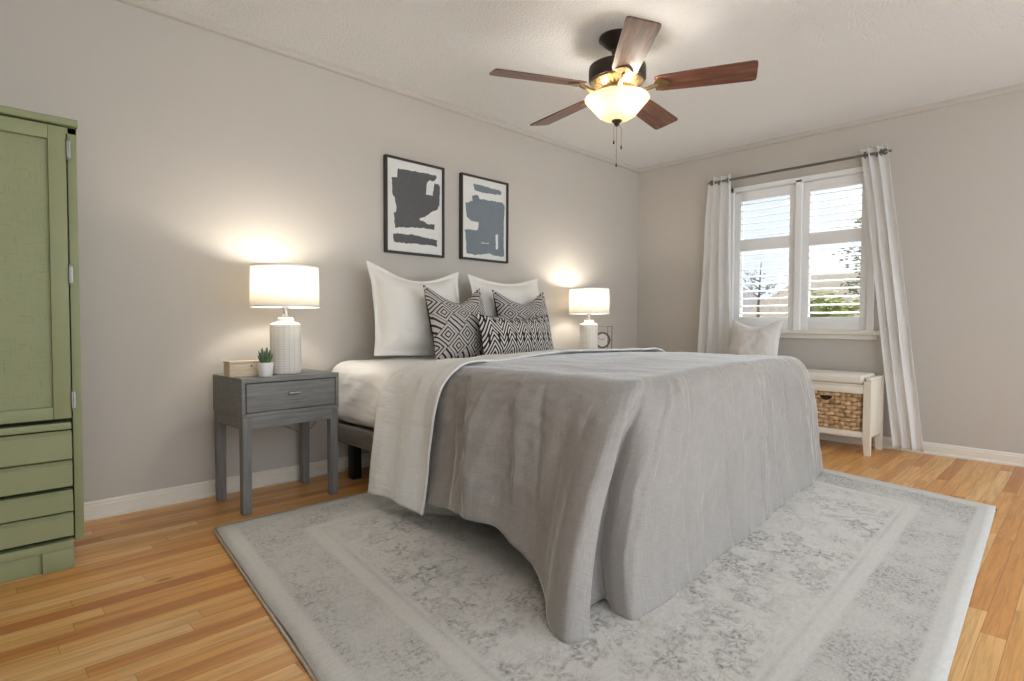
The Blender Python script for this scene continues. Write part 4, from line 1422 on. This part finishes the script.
basket('woven seagrass basket in the left bay of the bench, behind the bed', bo[0] - .022, (BY1 - .046 + bo[1] + .012) / 2, bw - .050, .245, .262, .1605)

pillow('throw_pillow', 'off-white square throw pillow standing on the bench against the window', 'pillow', .42, .41, .15, M_throwp, M_throwp, (-.215, -1.265, .557), R(16), R(-90), 0, 4.4, .0, .06, .07)

# ------------------------------------------------------------------ outdoors
bm = bmesh.new(); box(bm, .4, 90, -45, 60, -3.2, -3.0)
tag(obj('ground', bm, M_bounceground), 'unseen ground below the window, made pale to bounce light up', 'ground', kind='structure')
def house(label, x0, x1, y0, y1, ze, zr, rm, hip=2.5):
    t = thing('neighbour_house', label, 'house', ((x0 + x1) / 2, (y0 + y1) / 2, -3.0))
    hx, hy = (x1 - x0) / 2, (y1 - y0) / 2
    bm = bmesh.new(); box(bm, -hx, hx, -hy, hy, 0, ze + 3.0)
    obj('wall', bm, M_brickw, t)
    bm = bmesh.new()
    e = .35
    b = [bm.verts.new(p) for p in ((-hx - e, -hy - e, ze + 2.9), (hx + e, -hy - e, ze + 2.9), (hx + e, hy + e, ze + 2.9), (-hx - e, hy + e, ze + 2.9))]
    r0, r1 = bm.verts.new((0, -hy + hip, zr + 3)), bm.verts.new((0, hy - hip, zr + 3))
    bm.faces.new(b[::-1]); bm.faces.new((b[0], b[1], r0)); bm.faces.new((b[1], b[2], r1, r0)); bm.faces.new((b[2], b[3], r1)); bm.faces.new((b[3], b[0], r0, r1))
    bmesh.ops.recalc_face_normals(bm, faces=bm.faces[:])
    rf = obj('roof', bm, rm, t)
    bm = bmesh.new(); box(bm, hx * .2, hx * .2 + .5, -hy * .3, -hy * .3 + .6, zr + 2.0, zr + 3.2)
    obj('chimney', bm, M_brickw, rf)
    for k in (-.5, .5):
        for zz in (1.2, 3.7):
            if zz + 1.1 > ze + 2.8: continue
            bm = bmesh.new(); box(bm, -hx - .05, -hx + .02, k * hy - .5, k * hy + .5, zz - .0, zz + 1.1, .01)
            w_ = obj('window', bm, M_shutter, t)
            bm = bmesh.new(); box(bm, -hx - .06, -hx - .045, k * hy - .42, k * hy + .42, zz + .08, zz + 1.02)
            obj('pane', bm, M_darkglass, w_)
    return t
house('neighbour house with a dark hipped roof, seen through the left shutter', 16.5, 23, 6.55, 16, 1.0, 2.85, M_roof1, 1.6)
house('neighbour house with a brown hipped roof, seen through the right shutter', 16.5, 23, -6.0, 5.9, 1.2, 2.85, M_roof2, .8)
def tree(label, x, y, h, cr, mat, nb, nl, seed, leaf):
    random.seed(seed)
    t = thing('garden_tree', label, 'tree', (x, y, -3.0), group='trees outside the window')
    bm = bmesh.new(); bl = bmesh.new()
    tube(bm, [(0, 0, 0), (.05, .02, h * .4), (0, .05, h * .75), (.05, 0, h)], [.09, .07, .04, .01], 7)
    for i in range(nb):
        z = h * random.uniform(.35, .95); a = random.uniform(0, 2 * PI); L = cr * random.uniform(.6, 1.05) * (1.15 - z / h * .6)
        d = Vector((math.cos(a), math.sin(a), random.uniform(.35, .9))).normalized()
        p0 = Vector((0, 0, z)); p1 = p0 + d * L * .5 + Vector((0, 0, -.05)); p2 = p0 + d * L
        tube(bm, [p0, p1, p2], [.022, .014, .004], 5)
        for q in range(7):
            d2 = (d + Vector((random.uniform(-.9, .9), random.uniform(-.9, .9), random.uniform(-.3, .9)))).normalized()
            s = p0.lerp(p2, random.uniform(.3, 1)); tip = s + d2 * L * random.uniform(.25, .5)
            tube(bm, [s, s.lerp(tip, .5) + Vector((0, 0, .03)), tip], [.008, .005, .002], 4)
            for _ in range(nl):
                c = s.lerp(tip, random.uniform(.2, 1.1)) + Vector((random.gauss(0, .12), random.gauss(0, .12), random.gauss(0, .12)))
                m = Matrix.Rotation(random.uniform(0, 6.3), 4, 'Z') @ Matrix.Rotation(random.uniform(0, 3.1), 4, 'X')
                vs = [bl.verts.new(c + (m @ Vector(v)) * leaf) for v in ((-1, 0, 0), (0, -.5, .1), (1, 0, 0), (0, .5, .1))]
                bl.faces.new(vs)
    obj('trunk', bm, M_bark, t, True)
    obj('foliage', bl, mat, t)
    return t
tree('bare budding tree in front of the dark roofed house', 12.4, 3.85, 5.8, .9, M_fol2, 22, 3, 3, .05)
tree('bare young tree near the left edge of the window view', 10.0, 4.3, 5.4, 1.0, M_fol2, 20, 3, 11, .05)
tree('tall airy tree beyond the right end of the window', 14.8, 1.5, 7.0, 1.05, M_fol2, 26, 10, 8, .07)
tree('leafy yellow-green tree in front of the brown roofed house', 9.5, 1.15, 4.35, 1.0, M_fol1, 40, 22, 21, .08)
tree('leafy green tree at the right of the brown roofed house', 12.2, 1.75, 4.35, .85, M_fol1, 40, 22, 33, .08)
